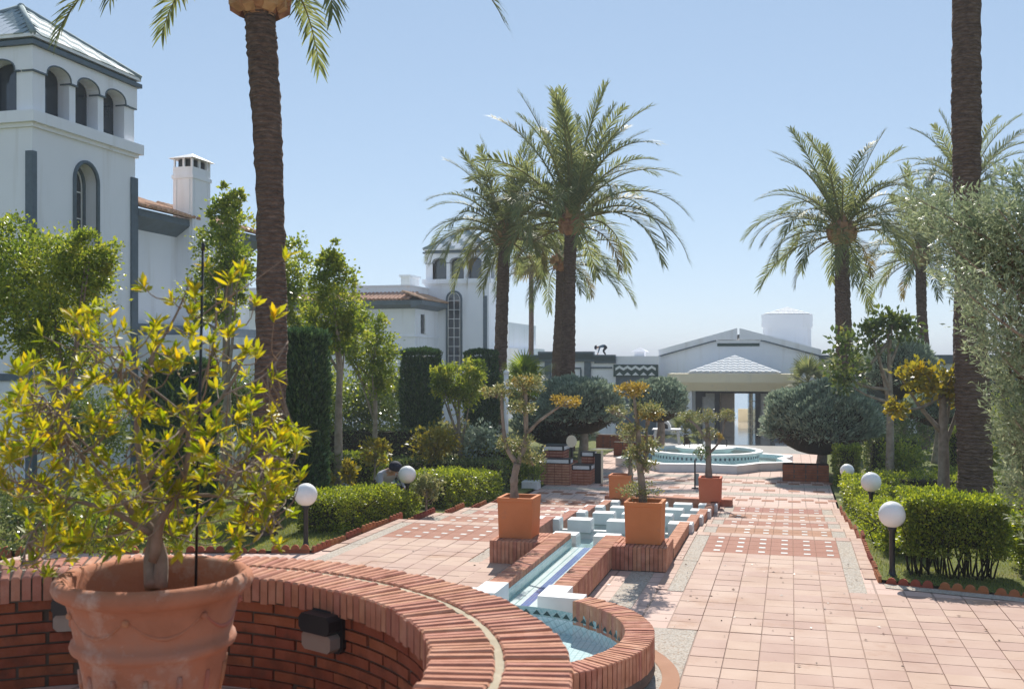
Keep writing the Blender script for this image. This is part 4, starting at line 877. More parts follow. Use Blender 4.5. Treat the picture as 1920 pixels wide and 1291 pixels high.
# ------------------------------------------------------------------ brick seat with tiled tops, low walls and small things in the court
bx_, by_, bz_ = -5.35, 24.45, LEV[5]
st = thing('tiled_brick_seat', 'stepped brick seat with black and white tiled tops at the edge of the court', 'brick seat', (bx_, by_, bz_))
bw_ = N('brick_courses', .9, .2); bt = bw_.n('ShaderNodeTexBrick'); 
MB().box(bx_ - .42, bx_ + .3, by_ - .35, by_ + .6, bz_, bz_ + .5).build('body', M['brickwall'], st)
MB().box(bx_ - .42, bx_ + .08, by_ - .05, by_ + .6, bz_ + .5, bz_ + .78).build('back', M['brickwall'], st)
MB().box(bx_ + .301, bx_ + .75, by_ - .1, by_ + .6, bz_, bz_ + .34).build('bench', M['brickwall'], st); MB().box(bx_ + .45, bx_ + .75, by_ + .35, by_ + .6, bz_ + .34, bz_ + .62).build('arm', M['brickwall'], st)
for (a, b, c_, d_, z) in ((-.44, .32, -.37, -.051, .501), (-.44, .1, -.07, .62, .781), (.30, .77, -.12, .35, .341), (.43, .77, .34, .62, .621)):
    sl_ = MB().box(bx_ + a, bx_ + b, by_ + c_, by_ + d_, bz_ + z, bz_ + z + .10).build('tiled_top', M['whiteglaze'], st)
    e_ = MB(); e_.box(bx_ + a - .006, bx_ + b + .006, by_ + c_ - .006, by_ + d_ + .006, bz_ + z + .10, bz_ + z + .118).box(bx_ + a - .006, bx_ + b + .006, by_ + c_ - .006, by_ + d_ + .006, bz_ + z - .0005, bz_ + z + .016)
    for xx in (a, b - .03): e_.box(bx_ + xx - .007, bx_ + xx + .037, by_ + c_ - .007, by_ + c_ + .03, bz_ + z + .016, bz_ + z + .1)
    e_.build('dark_border_tile', M['darkframe'], sl_)
for (a, b, c_, d_, za, zb) in ((-.42, .3, -.35, .6, 0, .5), (-.42, .08, -.05, .6, .5, .78), (.301, .75, -.1, .6, 0, .34), (.45, .75, .35, .6, .34, .62)):
    q = MB(); n_ = max(1, int((zb - za) / .06))
    for r_ in range(n_):
        z_ = bz_ + za + (zb - za) * r_ / n_; m_ = int((b - a) / .22) + 1
        for i in range(m_): q.box(bx_ + a + (b - a) * i / m_ + (.004 if r_ % 2 else .002), bx_ + a + (b - a) * (i + 1) / m_ - .009, by_ + c_ - .008, by_ + c_ + .02, z_ + .003, z_ + .05)
        m_ = int((d_ - c_) / .22) + 1
        for i in range(m_): q.box(bx_ + b - .02, bx_ + b + .008, by_ + c_ + (d_ - c_) * i / m_ + .004, by_ + c_ + (d_ - c_) * (i + 1) / m_ - .008, z_ + .003, z_ + .05)
    tag(q.build('bricks', M['brick'], st), kind='stuff')
cr = MB()
for z in np.arange(.05, .48, .06): cr.box(bx_ - .425, bx_ + .304, by_ - .3545, by_ - .3505, bz_ + z, bz_ + z + .008)
cr.build('mortar_joint', M['mortardark'], st)
dk = thing('round_disc', 'small beige disc propped on the tiled brick seat', 'disc', (bx_ + .2, by_ + .3, bz_ + .9)); MB().extr([(.13 * math.cos(a), .15 * math.sin(a)) for a in np.linspace(0, 6.28, 20)[:-1]], (bx_ + .2, by_ + .35, bz_ + .98), (1, 0, 0), (0, 0, 1), (0, 1, 0), .03).build('plate', M['cream'], dk); MB().box(bx_ + .17, bx_ + .23, by_ + .36, by_ + .42, bz_ + .6, bz_ + .95).build('support', M['black'], dk)
bp_ = thing('black_board', 'upright narrow black board beside the tiled brick seat', 'board', (bx_ + .9, by_ + .2, bz_)); MB().bbox(bx_ + .8, bx_ + .95, by_ + .2, by_ + .26, bz_, bz_ + .72, .01).build('panel', M['black'], bp_); MB().bbox(bx_ + .955, bx_ + 1.0, by_ + .21, by_ + .25, bz_, bz_ + .78, .005).build('post', M['cream'], bp_)
wbx = thing('white_box', 'low white rounded box on the paving by the tiled brick seat', 'box', (-5.75, 23.2, bz_)); MB().bbox(-5.95, -5.57, 23.05, 23.35, bz_, bz_ + .2, .03).build('body', M['whitepaint'], wbx); MB().box(-5.93, -5.59, 23.07, 23.33, bz_ - .02, bz_ + .001).build('base', M['mortardark'], wbx)
for (x0, x1, y0, y1, h, lab) in ((-5.3, -3.9, 31.9, 32.2, .45, 'low brick wall beyond the tiled seat, left of the fountain'), (-.2, .9, 26.3, 26.8, .42, 'square brick tree box under the big clipped juniper'), (-6.6, -4.6, 36, 36.3, .5, 'low brick kerb under the junipers near the pavilion')):
    t = thing('brick_wall', lab, 'brick wall', ((x0 + x1) / 2, y0, gz(y0))); zb_ = gz(y0) - .1
    MB().box(x0 + .005, x1 - .005, y0 + .005, y1 - .005, zb_, zb_ + h + .09).build('core', M['mortardark'], t)
    q = MB(); n_ = int((x1 - x0) / .25)
    for c_ in range(int(h / .065) + 2):
        for i in range(n_): 
            xa = x0 + (x1 - x0) * i / n_ ; q.box(xa + .004 + (.02 if c_ % 2 else 0), xa + (x1 - x0) / n_ - .008, y0, y1, zb_ + c_ * .065, zb_ + c_ * .065 + .055)
    tag(q.build('bricks', M['brickwall'], t), kind='stuff')
gp = at(1303, 890, 24); gp.z = bz_
t = thing('signpost', 'thin black metal post with a slim plate standing by the fountain', 'post', gp)
MB().box(gp.x - .018, gp.x + .018, gp.y - .018, gp.y + .018, bz_, bz_ + .66).build('post', M['black'], t); MB().box(gp.x + .02, gp.x + .09, gp.y - .01, gp.y + .01, bz_ + .06, bz_ + .34).build('plate', M['greyglaze'], t); MB().box(gp.x - .07, gp.x + .07, gp.y - .07, gp.y + .07, bz_, bz_ + .02).build('foot', M['black'], t)
tp = at(1250, 850, 38); tz = gz(tp.y); t = thing('garden_table', 'small white garden table with a dark arched object near the pavilion porch', 'table', (tp.x, tp.y, tz))
MB().box(tp.x - .5, tp.x + .5, tp.y - .3, tp.y + .3, tz + .68, tz + .73).build('table_top', M['whitepaint'], t)
for sx_ in (-1, 1):
    for sy_ in (-1, 1): MB().tube([(tp.x + .48 * sx_, tp.y + .25 * sy_, tz), (tp.x + .4 * sx_, tp.y + .25 * sy_, tz + .68)], .025, 6).build('leg', M['whitepaint'], t)
t2 = thing('bread_oven', 'little dark arched oven on the white garden table', 'oven', (tp.x - .05, tp.y, tz + .73)); MB().extr([(-.2, 0), (.2, 0), (.2, .1), (.12, .25), (0, .31), (-.12, .25), (-.2, .1)], (tp.x - .05, tp.y - .12, tz + .73), VX, (0, 0, 1), VY, .25).build('shell', M['whitepaint'], t2); MB().extr([(-.12, 0), (.12, 0), (.1, .14), (0, .2), (-.1, .14)], (tp.x - .05, tp.y - .126, tz + .735), VX, (0, 0, 1), VY, .005).build('mouth', M['black'], t2)
wp = at(949, 850, 26); t = thing('white_pole', 'slim white pole behind the long-armed olive', 'pole', (wp.x, wp.y, gz(wp.y))); MB().tube([(wp.x, wp.y, gz(wp.y)), (wp.x, wp.y, 2.0)], .06, 12).build('pole', M['whitepaint'], t); MB().sphere((wp.x, wp.y, 2.03), .075, 12, 8).build('cap', M['whitepaint'], t)
lp = at(627, 900, 19.3); lz = gz(lp.y); t = thing('pedestal_lantern', 'white and black lantern on a square white pedestal by the slender tree trunk', 'lantern', (lp.x, lp.y, lz))
MB().box(lp.x - .2, lp.x + .2, lp.y - .2, lp.y + .2, lz - .05, lz + .28).build('pedestal', M['white'], t); MB().box(lp.x - .26, lp.x + .26, lp.y - .26, lp.y + .26, lz + .28, lz + .38).build('slab', M['whitepaint'], t)
MB().lathe([(.12, .38), (.12, .52), (.09, .54)], (lp.x, lp.y, lz), 12).build('base', M['black'], t); MB().lathe([(.11, .54), (.13, .78)], (lp.x, lp.y, lz), 12).build('glass', M['globe'], t); MB().lathe([(.16, .78), (.1, .86), (.02, .92)], (lp.x, lp.y, lz), 12).build('hood', M['black'], t)
# ------------------------------------------------------------------ foliage helpers
def unit(a): return a / np.maximum(1e-9, np.linalg.norm(a, axis=-1, keepdims=True))
def leaf_mesh(name, P, D, L, Wd, g, m, cup=.25, flat=None, rnd=None):
    """one folded leaf per point: base, two shoulders, tip"""
    n = len(P); D = unit(D); r = g.normal(size=(n, 3)) if flat is None else flat + g.normal(0, .35, (n, 3)); S = unit(np.cross(D, r)); U = np.cross(S, D)
    L = np.broadcast_to(L, n)[:, None]; Wd = np.broadcast_to(Wd, n)[:, None]
    mid = P + D * L * .5
    V = np.stack([P, mid + S * Wd + U * Wd * cup, P + D * L - U * L * .06, mid - S * Wd + U * Wd * cup], 1).reshape(-1, 3)
    return npmesh(name, V, np.arange(4 * n).reshape(-1, 4), [m], rnd=np.repeat(g.random(n) if rnd is None else rnd, 4))
def add_mesh(me, name, parent, o=None):
    o = org(parent) if o is None else Vector(o); me.transform(Matrix.Translation(-o)); ob = bpy.data.objects.new(name, me); return link(ob, parent, o)
def clumps(g, c, r, n, per=40, sg=.17, shell=.5, lower=-1.0):
    """points gathered in clumps spread through an ellipsoid"""
    m = max(3, n // per); d = unit(g.normal(size=(m, 3)));
    if lower > -1: d[:, 2] = np.where(d[:, 2] < lower, -d[:, 2] * .6, d[:, 2])
    rad = g.random(m) ** shell; C = np.asarray(c) + d * rad[:, None] * np.asarray(r)
    k = g.integers(0, m, n); off = g.normal(size=(n, 3)) * sg * np.mean(r) * g.uniform(.6, 1.25, m)[k][:, None]
    return C[k] + off, unit(off + d[k] * .12 * np.mean(r) + np.array([0, 0, .02])), C
def tree(name, label, cat, x, y, trunk, blobs, leaf, m, seed, group=None, tr=.08, per=40, sg=.2, barkm='bark', lean=0.0, limbs=7, z=None):
    g = rng(seed); z0 = gz(y) if z is None else z; t = thing(name, label, cat, (x, y, z0), group)
    Ps, Ds, Cs, Rs = [], [], [], []
    for (c, r, n) in blobs:
        P, D, C = clumps(g, c, r, n, per, sg); Ps.append(P); Ds.append(D); Cs.append(C)
        nr = ((P[:, None, :] - C[None]) ** 2).sum(2).argmin(1) if len(C) < 400 else np.zeros(len(P), int); Rs.append(np.clip(.6 * g.random(len(P)) + .5 * g.random(len(C))[nr] - .05, 0, 1))
    P = np.concatenate(Ps); D = np.concatenate(Ds); C = np.concatenate(Cs); n = len(P)
    top = Vector(blobs[0][0]); tz = trunk
    mb = MB(); base = Vector((x, y, z0 - .05)); fork = Vector((x + lean, y, tz)); pts = curve_pts([base, base.lerp(fork, .5) + Vector((g.normal(0, .02), g.normal(0, .02), 0)), fork, top], 14)
    mb.tube(pts, [tr * (1.25 if i == 0 else 1.05 - .8 * (i / 14) ** 1.2) for i in range(15)], 10)
    for i in g.choice(len(C), min(limbs, len(C)), replace=False):
        a = pts[int(g.integers(6, 13))]; b = Vector(C[i]); mb.tube(curve_pts([a, a.lerp(b, .5) + Vector((0, 0, -.08)), b], 6), [tr * .45 * (1 - .8 * q / 6) for q in range(7)], 6)
    mb.build('trunk', M[barkm], t)
    L = g.uniform(.75, 1.25, n) * leaf; me = leaf_mesh('crown', P, D + g.normal(0, .5, D.shape), L, L * .3, g, M[m], rnd=np.concatenate(Rs)); add_mesh(me, 'crown', t); return t
# ------------------------------------------------------------------ palms
def frond_mesh(L, th0, bend, seed, m, n=54, lmax=.56, name='frond'):
    g = rng(seed); ns = 22; s = np.linspace(0, 1, ns); a = R(th0) - R(bend) * s ** 1.35; ds = L / (ns - 1)
    X = np.concatenate([[0], np.cumsum(np.cos(a[:-1]) * ds)]); Z = np.concatenate([[0], np.cumsum(np.sin(a[:-1]) * ds)])
    mb = MB().tube([(X[i], 0, Z[i]) for i in range(ns)], [.035 * (1 - .88 * s[i]) for i in range(ns)], 5)
    V = [np.array(mb.v)]; F = []; quads = [f for f in mb.f if len(f) == 4]; rn = [np.full(len(mb.v), .95)]; nv = len(mb.v); F.append(np.array(quads))
    t = np.linspace(.13, .995, n); t = np.concatenate([t, t]); side = np.repeat([1., -1.], n); t = np.clip(t + g.normal(0, .004, 2 * n), .1, 1)
    p = np.c_[np.interp(t, s, X), np.zeros(2 * n), np.interp(t, s, Z)]; aa = np.interp(t, s, a)
    T = np.c_[np.cos(aa), 0 * aa, np.sin(aa)]; U = np.c_[-np.sin(aa), 0 * aa, np.cos(aa)]; B = np.c_[0 * aa, side, 0 * aa]
    ph = R(58) - R(30) * t + g.normal(0, .09, 2 * n); el = g.normal(.45, .16, 2 * n)
    D = T * np.cos(ph)[:, None] + (B * np.cos(el)[:, None] + U * np.sin(el)[:, None]) * np.sin(ph)[:, None]
    ll = lmax * (.32 + .68 * np.sin(np.pi * np.clip(.1 + .82 * t, 0, 1))) * g.uniform(.85, 1.1, 2 * n)
    S = unit(np.cross(D, U)); w = .0185 * (lmax / .56)
    mid = p + D * (ll * .5)[:, None]; tip = p + D * ll[:, None] + np.array([0, 0, -1]) * (ll * .16)[:, None]
    q = np.stack([p - S * w * .6, p + S * w * .6, mid + S * w, mid - S * w, tip + S * w * .15, tip - S * w * .15], 1)
    b = nv + 6 * np.arange(2 * n)[:, None]; F.append(b + np.array([0, 1, 2, 3])); F.append(b + np.array([3, 2, 4, 5])); V.append(q.reshape(-1, 3)); rn.append(np.repeat(g.random(2 * n) * .8, 6))
    return npmesh(name, np.concatenate(V), np.concatenate(F), [m], rnd=np.concatenate(rn))
FV = [[frond_mesh(3.4, th, be, 100 + i * 7 + k_, M['frond']) for k_ in range(2)] for i, (th, be) in enumerate(((84, 22), (70, 50), (54, 78), (38, 98), (20, 100), (-2, 80)))]
FO = [frond_mesh(3.0, 8, 95, 190, M['frondold']), frond_mesh(2.8, -20, 70, 191, M['frondold'])]
bootm = MB().add([(-.07, 0, -.05), (.07, 0, -.05), (.05, -.02, .16), (-.05, -.02, .16), (-.09, .10, -.02), (.09, .10, -.02), (.075, .16, .13), (-.075, .16, .13)], [(0, 1, 2, 3), (5, 4, 7, 6), (4, 0, 3, 7), (1, 5, 6, 2), (3, 2, 6, 7), (4, 5, 1, 0)]).mesh('leaf_base', M['boot'])
def palm(label, pts, rad, sc, nf, seed, lv=(0, 5), old=0, boots=22, bootsc=1.0, upr=1.0, droop=0, extra=()):
    g = rng(seed); pts = [Vector(p) for p in pts]; base = pts[0]; t = thing('date_palm', label, 'palm tree', base, 'date palms')
    n = int((pts[-1] - pts[0]).length / .075); cp = curve_pts(pts, n); rr = np.interp(np.linspace(0, 1, n + 1), np.linspace(0, 1, len(rad)), rad)
    mb = MB(); seg = 20; V = []; ph = g.uniform(0, 6.28, 8)
    for i, p in enumerate(cp):
        k_ = 1 + .022 * ((i % 2) * 2 - 1) + g.normal(0, .016) + .035 * math.sin(i * .11 + ph[0])
        for j in range(seg): a = 2 * math.pi * j / seg; q = rr[i] * k_ * (1 + .04 * math.sin(5 * a + ph[1] + i * 1.3) + g.normal(0, .022)); V.append((p.x + q * math.cos(a), p.y + q * math.sin(a), p.z))
    mb.add(V, [(i * seg + j, i * seg + (j + 1) % seg, (i + 1) * seg + (j + 1) % seg, (i + 1) * seg + j) for i in range(n) for j in range(seg)] + [tuple(range(n * seg, (n + 1) * seg))], True); mb.build('trunk', M['palmbark'], t)
    top = pts[-1]; r = rad[-1]
    hd = MB().lathe([(r * .9, -.25 * sc), (r * 1.35, 0), (r * 1.5, .22 * sc), (r * 1.2, .5 * sc), (r * .5, .85 * sc), (.01, 1.0 * sc)], top, 16).build('heart', M['boot'], t)
    for i in range(boots):
        a = 2.39996 * i; lvl = i / max(1, boots); q = r * (1.15 + .25 * math.sin(lvl * 3)); piece(bootm, 'leaf_base', t, (top.x + q * math.sin(a), top.y - q * math.cos(a), top.z + (-.15 + .5 * lvl) * sc), (g.normal(.35, .1), g.normal(0, .1), a + math.pi), (bootsc * g.uniform(.8, 1.2),) * 3)
    for i in range(nf):
        f_ = i / nf; k_ = int(min(5, max(0, lv[0] + (lv[1] - lv[0] + .99) * f_ ** .8))); az = 2.39996 * i + g.normal(0, .12)
        me = FV[k_][int(g.integers(0, 2))]; s_ = sc * g.uniform(.86, 1.1)
        o = top + Vector((math.cos(az) * r * .7, math.sin(az) * r * .7, (.55 - .45 * f_) * sc))
        piece(me, 'frond', t, o, (g.normal(0, .2), g.normal(0, .07) + droop * f_, az), (s_, s_, s_))
    for (azd, k_, s_, pit) in extra:
        az = R(azd); piece(FV[k_][0], 'frond', t, top + Vector((math.cos(az) * r * .7, math.sin(az) * r * .7, .25)), (0, R(pit), az), (s_, s_, s_))
    for i in range(old):
        az = 2.39996 * i + 1; piece(FO[i % 2], 'dry_frond', t, top + Vector((math.cos(az) * r * .7, math.sin(az) * r * .7, .02)), (0, g.normal(0, .1), az), (sc * .8,) * 3)
    return t
def P3(l, d): return [at(px, py, d) for px, py in l]
q = P3([(490, 1010), (500, 850), (509, 640), (507, 400), (501, 240), (492, 100), (488, 40), (487, 4)], 14.1); q[0].z = -.08
palm('tall near date palm leaning slightly, standing on the lawn in front of the white villa', q, [.23, .2, .205, .19, .2, .2, .195, .2], 1.0, 22, 31, (0, 2.0), 0, 60, 1.25, extra=((195, 3, .9, 14), (257, 3, .85, 21), (-42, 3, .86, 24), (7, 3, 1.1, 11), (100, 3, .95, 5), (150, 3, .9, 0)))
q = P3([(1831, 960), (1826, 800), (1820, 650), (1815, 450), (1812, 250), (1812, 60), (1812, -330), (1812, -370)], 17.5); q[0].z = gz(q[0].y) - .05
palm('tall thick date palm behind the trimmed hedge, its crown above the picture', q, [.29, .275, .25, .205, .225, .235, .24, .24], 1.4, 24, 62, (0, 2.2), 0, 26, 1.5, extra=())
q = P3([(1062, 820), (1064, 700), (1067, 560), (1070, 428)], 34); q[0].z = gz(q[0].y) - .1
palm('large date palm with the widest crown, rising from the clipped juniper left of the pavilion', q, [.27, .24, .21, .2], 1.2, 50, 33, (0, 4.0), 2, 26, 1.3)
q = P3([(938, 840), (938, 700), (942, 560), (946, 452)], 36); q[0].z = gz(q[0].y) - .1
palm('date palm in front of the far villa tower, crown touching the widest palm', q, [.25, .235, .21, .2], 0.92, 44, 34, (0, 4.3), 6, 24, 1.2)
q = P3([(1043, 830), (1045, 700), (1049, 600), (1052, 500)], 42); q[0].z = gz(q[0].y) - .1
palm('slimmer date palm close behind the widest palm', q, [.25, .23, .2, .2], .95, 30, 35, (1, 5), 2, 18, 1.1)
q = P3([(1585, 830), (1584, 680), (1580, 560), (1578, 448)], 32); q[0].z = gz(q[0].y) - .1
palm('date palm with arching drooping fronds right of the white turret', q, [.29, .265, .225, .21], .92, 46, 36, (.7, 4.3), 2, 26, 1.3, droop=.1)
q = P3([(1732, 800), (1732, 680), (1728, 580), (1726, 490)], 42); q[0].z = gz(q[0].y) - .1
palm('slender date palm beside the tall thick palm, partly hidden by the grey juniper', q, [.26, .24, .2, .2], .95, 40, 37, (0, 4.8), 4, 20, 1.2)
q = P3([(1800, 820), (1800, 600), (1806, 420), (1812, 370)], 44); q[0].z = gz(q[0].y) - .1
palm('date palm whose crown shows on both sides of the tall thick trunk', q, [.28, .26, .24, .24], .98, 40, 38, (0, 4.5), 1, 18, 1.2)
# thin fan palm far away
def fan_mesh(seed, m, L=.75, n=26, name='fan_leaf'):
    g = rng(seed); V = []; F = []; rn = []; mb = MB().tube([(0, 0, 0), (.35, 0, .1), (.62, 0, .06)], [.018, .012, .01], 5); V = list(mb.v); F = [f for f in mb.f if len(f) == 4]; rn = [.9] * len(V)
    for i in range(n):
        a = R(-125) + R(250) * i / (n - 1); d = Vector((math.cos(a), math.sin(a), .12 - .3 * abs(a) / 2)); p = Vector((.6, 0, .06)); s = Vector((-math.sin(a), math.cos(a), 0)); l = L * (1 - .3 * abs(a) / 2.2) * g.uniform(.9, 1.05); k_ = len(V)
        V += [p - s * .008, p + s * .008, p + d * l * .55 + s * .028, p + d * l * .55 - s * .028, p + d * l + Vector((0, 0, -.15 * l)) + s * .004, p + d * l + Vector((0, 0, -.15 * l)) - s * .004]; F += [(k_, k_ + 1, k_ + 2, k_ + 3), (k_ + 3, k_ + 2, k_ + 4, k_ + 5)]; rn += [g.random() * .8] * 6
    return npmesh(name, np.array([tuple(v) for v in V]), np.array(F), [m], rnd=rn)
FAN = [fan_mesh(7, M['frond']), fan_mesh(8, M['leafgreen'])]; FANO = fan_mesh(9, M['frondold'])
def fanpalm(label, base, top, r, sc, nf, seed, old=6, mi=0):
    g = rng(seed); t = thing('fan_palm', label, 'palm tree', base, 'fan palms'); MB().tube(curve_pts([base, Vector(base).lerp(Vector(top), .5) + Vector((.05, 0, 0)), top], 20), [r * (1.2 - .3 * i / 20) for i in range(21)], 10).build('trunk', M['palmbark'], t)
    for i in range(nf + old):
        az = 2.39996 * i; el = R(80) - R(115) * (i / nf) if i < nf else R(-55); piece(FAN[mi] if i < nf else FANO, 'fan_leaf', t, Vector(top) + Vector((0, 0, .1 * sc)), (g.normal(0, .2), -el, az), (sc * g.uniform(.85, 1.1),) * 3)
b = at(993, 700, 62); tp_ = at(996, 478, 62); b.z = -1.5; fanpalm('very thin tall fan palm by the sea with yellowing hanging leaves', b, tp_, .15, 1.5, 22, 41, 16)
for (px, py, d, sc, lab) in ((985, 712, 33, .9, 'short fan palm peeping over the long-armed olive'), (1515, 705, 45, 1.0, 'short fan palm at the right end of the porch canopy'), (1592, 700, 45, 1.25, 'short dark fan palm beside the drooping palm trunk')):
    tp_ = at(px, py + 14, d); b = tp_.copy(); b.z = gz(b.y) - .05; fanpalm(lab, b, tp_, .12, sc, 20, int(px), 3, 1 if px < 1000 else 0)
for (px, d, h, lab) in ((1285, 41, .9, 'low dark fan palm by the pavilion column'),): 
    b = at(px, 830, d); b.z = gz(b.y); fanpalm(lab, b, b + Vector((0, 0, .5)), .1, .8, 20, 77, 0)
# ------------------------------------------------------------------ potted shrub
g = rng(77); sh = thing('potted_shrub', 'sprawling yellow-green shrub with thin bare twigs growing in the big terracotta pot', 'shrub', (pc.x, pc.y, pc.z + .53))
def pot_at(px, py, dd=0.0): return at(px, py, 3.9 + dd)
skel = [([(288, 1100), (285, 1050), (290, 1000), (282, 940)], (.045, .04, .032, .022)), ([(300, 1100), (302, 1040), (280, 985), (240, 950), (205, 880)], (.035, .03, .02, .015, .01)),
        ([(290, 1050), (300, 980), (330, 930), (352, 860), (350, 760)], (.03, .022, .016, .012, .008)), ([(282, 945), (262, 860), (258, 770), (290, 660)], (.02, .015, .011, .007)), ([(258, 790), (228, 720), (232, 650)], (.011, .008, .005)),
        ([(285, 1000), (215, 960), (120, 930), (60, 900)], (.018, .012, .009, .006)), ([(275, 900), (330, 820), (420, 740), (470, 640)], (.014, .011, .008, .005)), ([(345, 900), (430, 880), (510, 850)], (.01, .008, .005)), ([(330, 930), (420, 930), (500, 960), (530, 990)], (.011, .009, .006, .004)),
        ([(240, 950), (150, 850), (90, 760)], (.01, .008, .005)), ([(352, 800), (400, 650), (405, 540)], (.009, .006, .004)), ([(290, 660), (330, 590), (360, 520)], (.006, .005, .003)), ([(120, 930), (60, 1000), (40, 1060)], (.007, .005, .004)), ([(205, 880), (130, 800), (60, 720)], (.007, .005, .003)), ([(350, 780), (250, 700), (170, 640)], (.007, .005, .003)), ([(420, 740), (500, 700), (540, 640)], (.006, .004, .003))]
mb = MB(); nodes = []
for k_, (pp, rr) in enumerate(skel):
    dd = [0] + [float(g.uniform(-.3, .3))] * (len(pp) - 1); dd = [dd[i] * i / (len(pp) - 1) for i in range(len(pp))]
    c = curve_pts([pot_at(x, y, e) for (x, y), e in zip(pp, dd)], 14); mb.tube(c, np.interp(np.linspace(0, 1, 15), np.linspace(0, 1, len(rr)), rr) * .8, 8); nodes += c[5:] if k_ else c[9:]
NV = np.array([tuple(v) for v in nodes]); tips = []
def dens(px, py):
    if py > 1035 and px > 140: return 0
    a = ((px - 275) / 300) ** 2 + ((py - 820) / 260) ** 2
    return (1.0 if py > 760 else .5) if a < 1 else 0
while len(tips) < 320:
    px, py = g.uniform(-60, 580), g.uniform(500, 1060)
    if g.random() < dens(px, py): tips.append(pot_at(px, py, g.normal(0, .27)))
tips += [pot_at(x, y, g.normal(0, .1)) for x, y in ((540, 480), (515, 590), (268, 535), (130, 620), (30, 690), (385, 500), (365, 545), (430, 520), (560, 830), (545, 900), (545, 960), (525, 1020), (500, 990), (20, 1060), (60, 1050), (90, 1075), (20, 760), (55, 800), (455, 505), (480, 560), (0, 900), (320, 560), (345, 620), (470, 660))]
Pl, Dl, Ll = [], [], []
for tp_ in tips:
    d2 = ((NV - np.array(tp_)) ** 2).sum(1); j = int(np.argsort(d2)[min(int(g.integers(0, 6)), len(d2) - 1)]); a = Vector(NV[j]); b = tp_; ax = (b - a)
    midp = a.lerp(b, .55) + Vector((g.normal(0, .02), g.normal(0, .02), -.02 - .04 * g.random())); c = curve_pts([a, midp, b], 6); mb.tube(c, [.0032 - .0017 * i / 6 for i in range(7)], 5)
    dn = (c[-1] - c[-2]).normalized(); dn = (dn + Vector((0, 0, .6))).normalized(); n_ = int(g.integers(9, 17))
    for i in range(n_):
        az = 2.39996 * i + g.random(); u = dn.orthogonal().normalized(); w = dn.cross(u); el = g.uniform(.25, 1.25); dd = dn * math.cos(el) + (u * math.cos(az) + w * math.sin(az)) * math.sin(el)
        Pl.append(b - dn * .035 * g.random()); Dl.append(dd); Ll.append(g.uniform(.036, .07))
    if g.random() < .55:
        for q_ in range(int(g.integers(2, 6))):
            Pl.append(c[int(g.integers(2, 6))]); Dl.append(Vector(g.normal(0, 1, 3)) + Vector((0, 0, .5))); Ll.append(g.uniform(.03, .055))
mb.build('stems', M['twig'], sh)
Pl = np.array([tuple(v) for v in Pl]); Dl = np.array([tuple(v) for v in Dl]); Ll = np.array(Ll)
dist = Pl[:, 1] * CA - Pl[:, 0] * SA; score = Ll / dist; oi_ = np.argsort(-score); near = oi_[:300]; far = oi_[300:]
lm = []
for k_ in range(6):
    l_ = 1.0; V = np.array([(0, 0, 0), (.28, .1, .03), (.62, .13, .03), (1, 0, -.08), (.62, -.13, .03), (.28, -.1, .03), (.3, 0, -.01), (.62, 0, -.015)]); me = bpy.data.meshes.new('leaf'); me.from_pydata(V.tolist(), [], [(0, 1, 6), (0, 6, 5), (1, 2, 7, 6), (6, 7, 4, 5), (2, 3, 7), (7, 3, 4)]); me.materials.append(M['shrubleaf']); a_ = me.attributes.new('rnd', 'FLOAT', 'POINT'); a_.data.foreach_set('value', np.full(8, .1 + .17 * k_, np.float32)); lm.append(me)
for i in near:
    d_ = Vector(Dl[i]).normalized(); rot = d_.to_track_quat('X', 'Z'); rot.rotate(Matrix.Rotation(g.normal(0, .5), 3, d_)); s_ = float(Ll[i]); piece(lm[int(g.integers(0, 6))], 'leaf', sh, Vector(Pl[i]), rot.to_euler(), (s_,) * 3)
n = len(far); P = Pl[far]; D = unit(Dl[far]); L = Ll[far][:, None]; S = unit(np.cross(D, g.normal(0, .5, (n, 3)) + np.array([0, 0, 1]))); U = np.cross(S, D)
V = np.stack([P, P + D * L * .3 + S * L * .11, P + D * L * .65 + S * L * .13, P + D * L - U * L * .06, P + D * L * .65 - S * L * .13, P + D * L * .3 - S * L * .11], 1).reshape(-1, 3); b_ = 6 * np.arange(n)[:, None]
F = np.concatenate([b_ + np.array([0, 1, 2, 3]), b_ + np.array([0, 3, 4, 5])]); tag(add_mesh(npmesh('foliage', V, F, [M['shrubleaf']], rnd=np.repeat(np.clip(g.beta(2.4, 2.1, n) * 1.15, 0, 1), 6)), 'foliage', sh), kind='stuff')
sk = thing('plant_stake', 'thin dark rusty stake stuck in the big terracotta pot', 'stake', pot_at(367, 1095, .02)); MB().tube([pot_at(367, 1100, .02), pot_at(372, 850, .02), pot_at(381, 462, .02)], .0055, 8).build('rod', M['black'], sk); MB().tube([pot_at(380.5, 470, .02), pot_at(381.2, 455, .02)], [.008, .006], 8).build('tip', M['black'], sk)
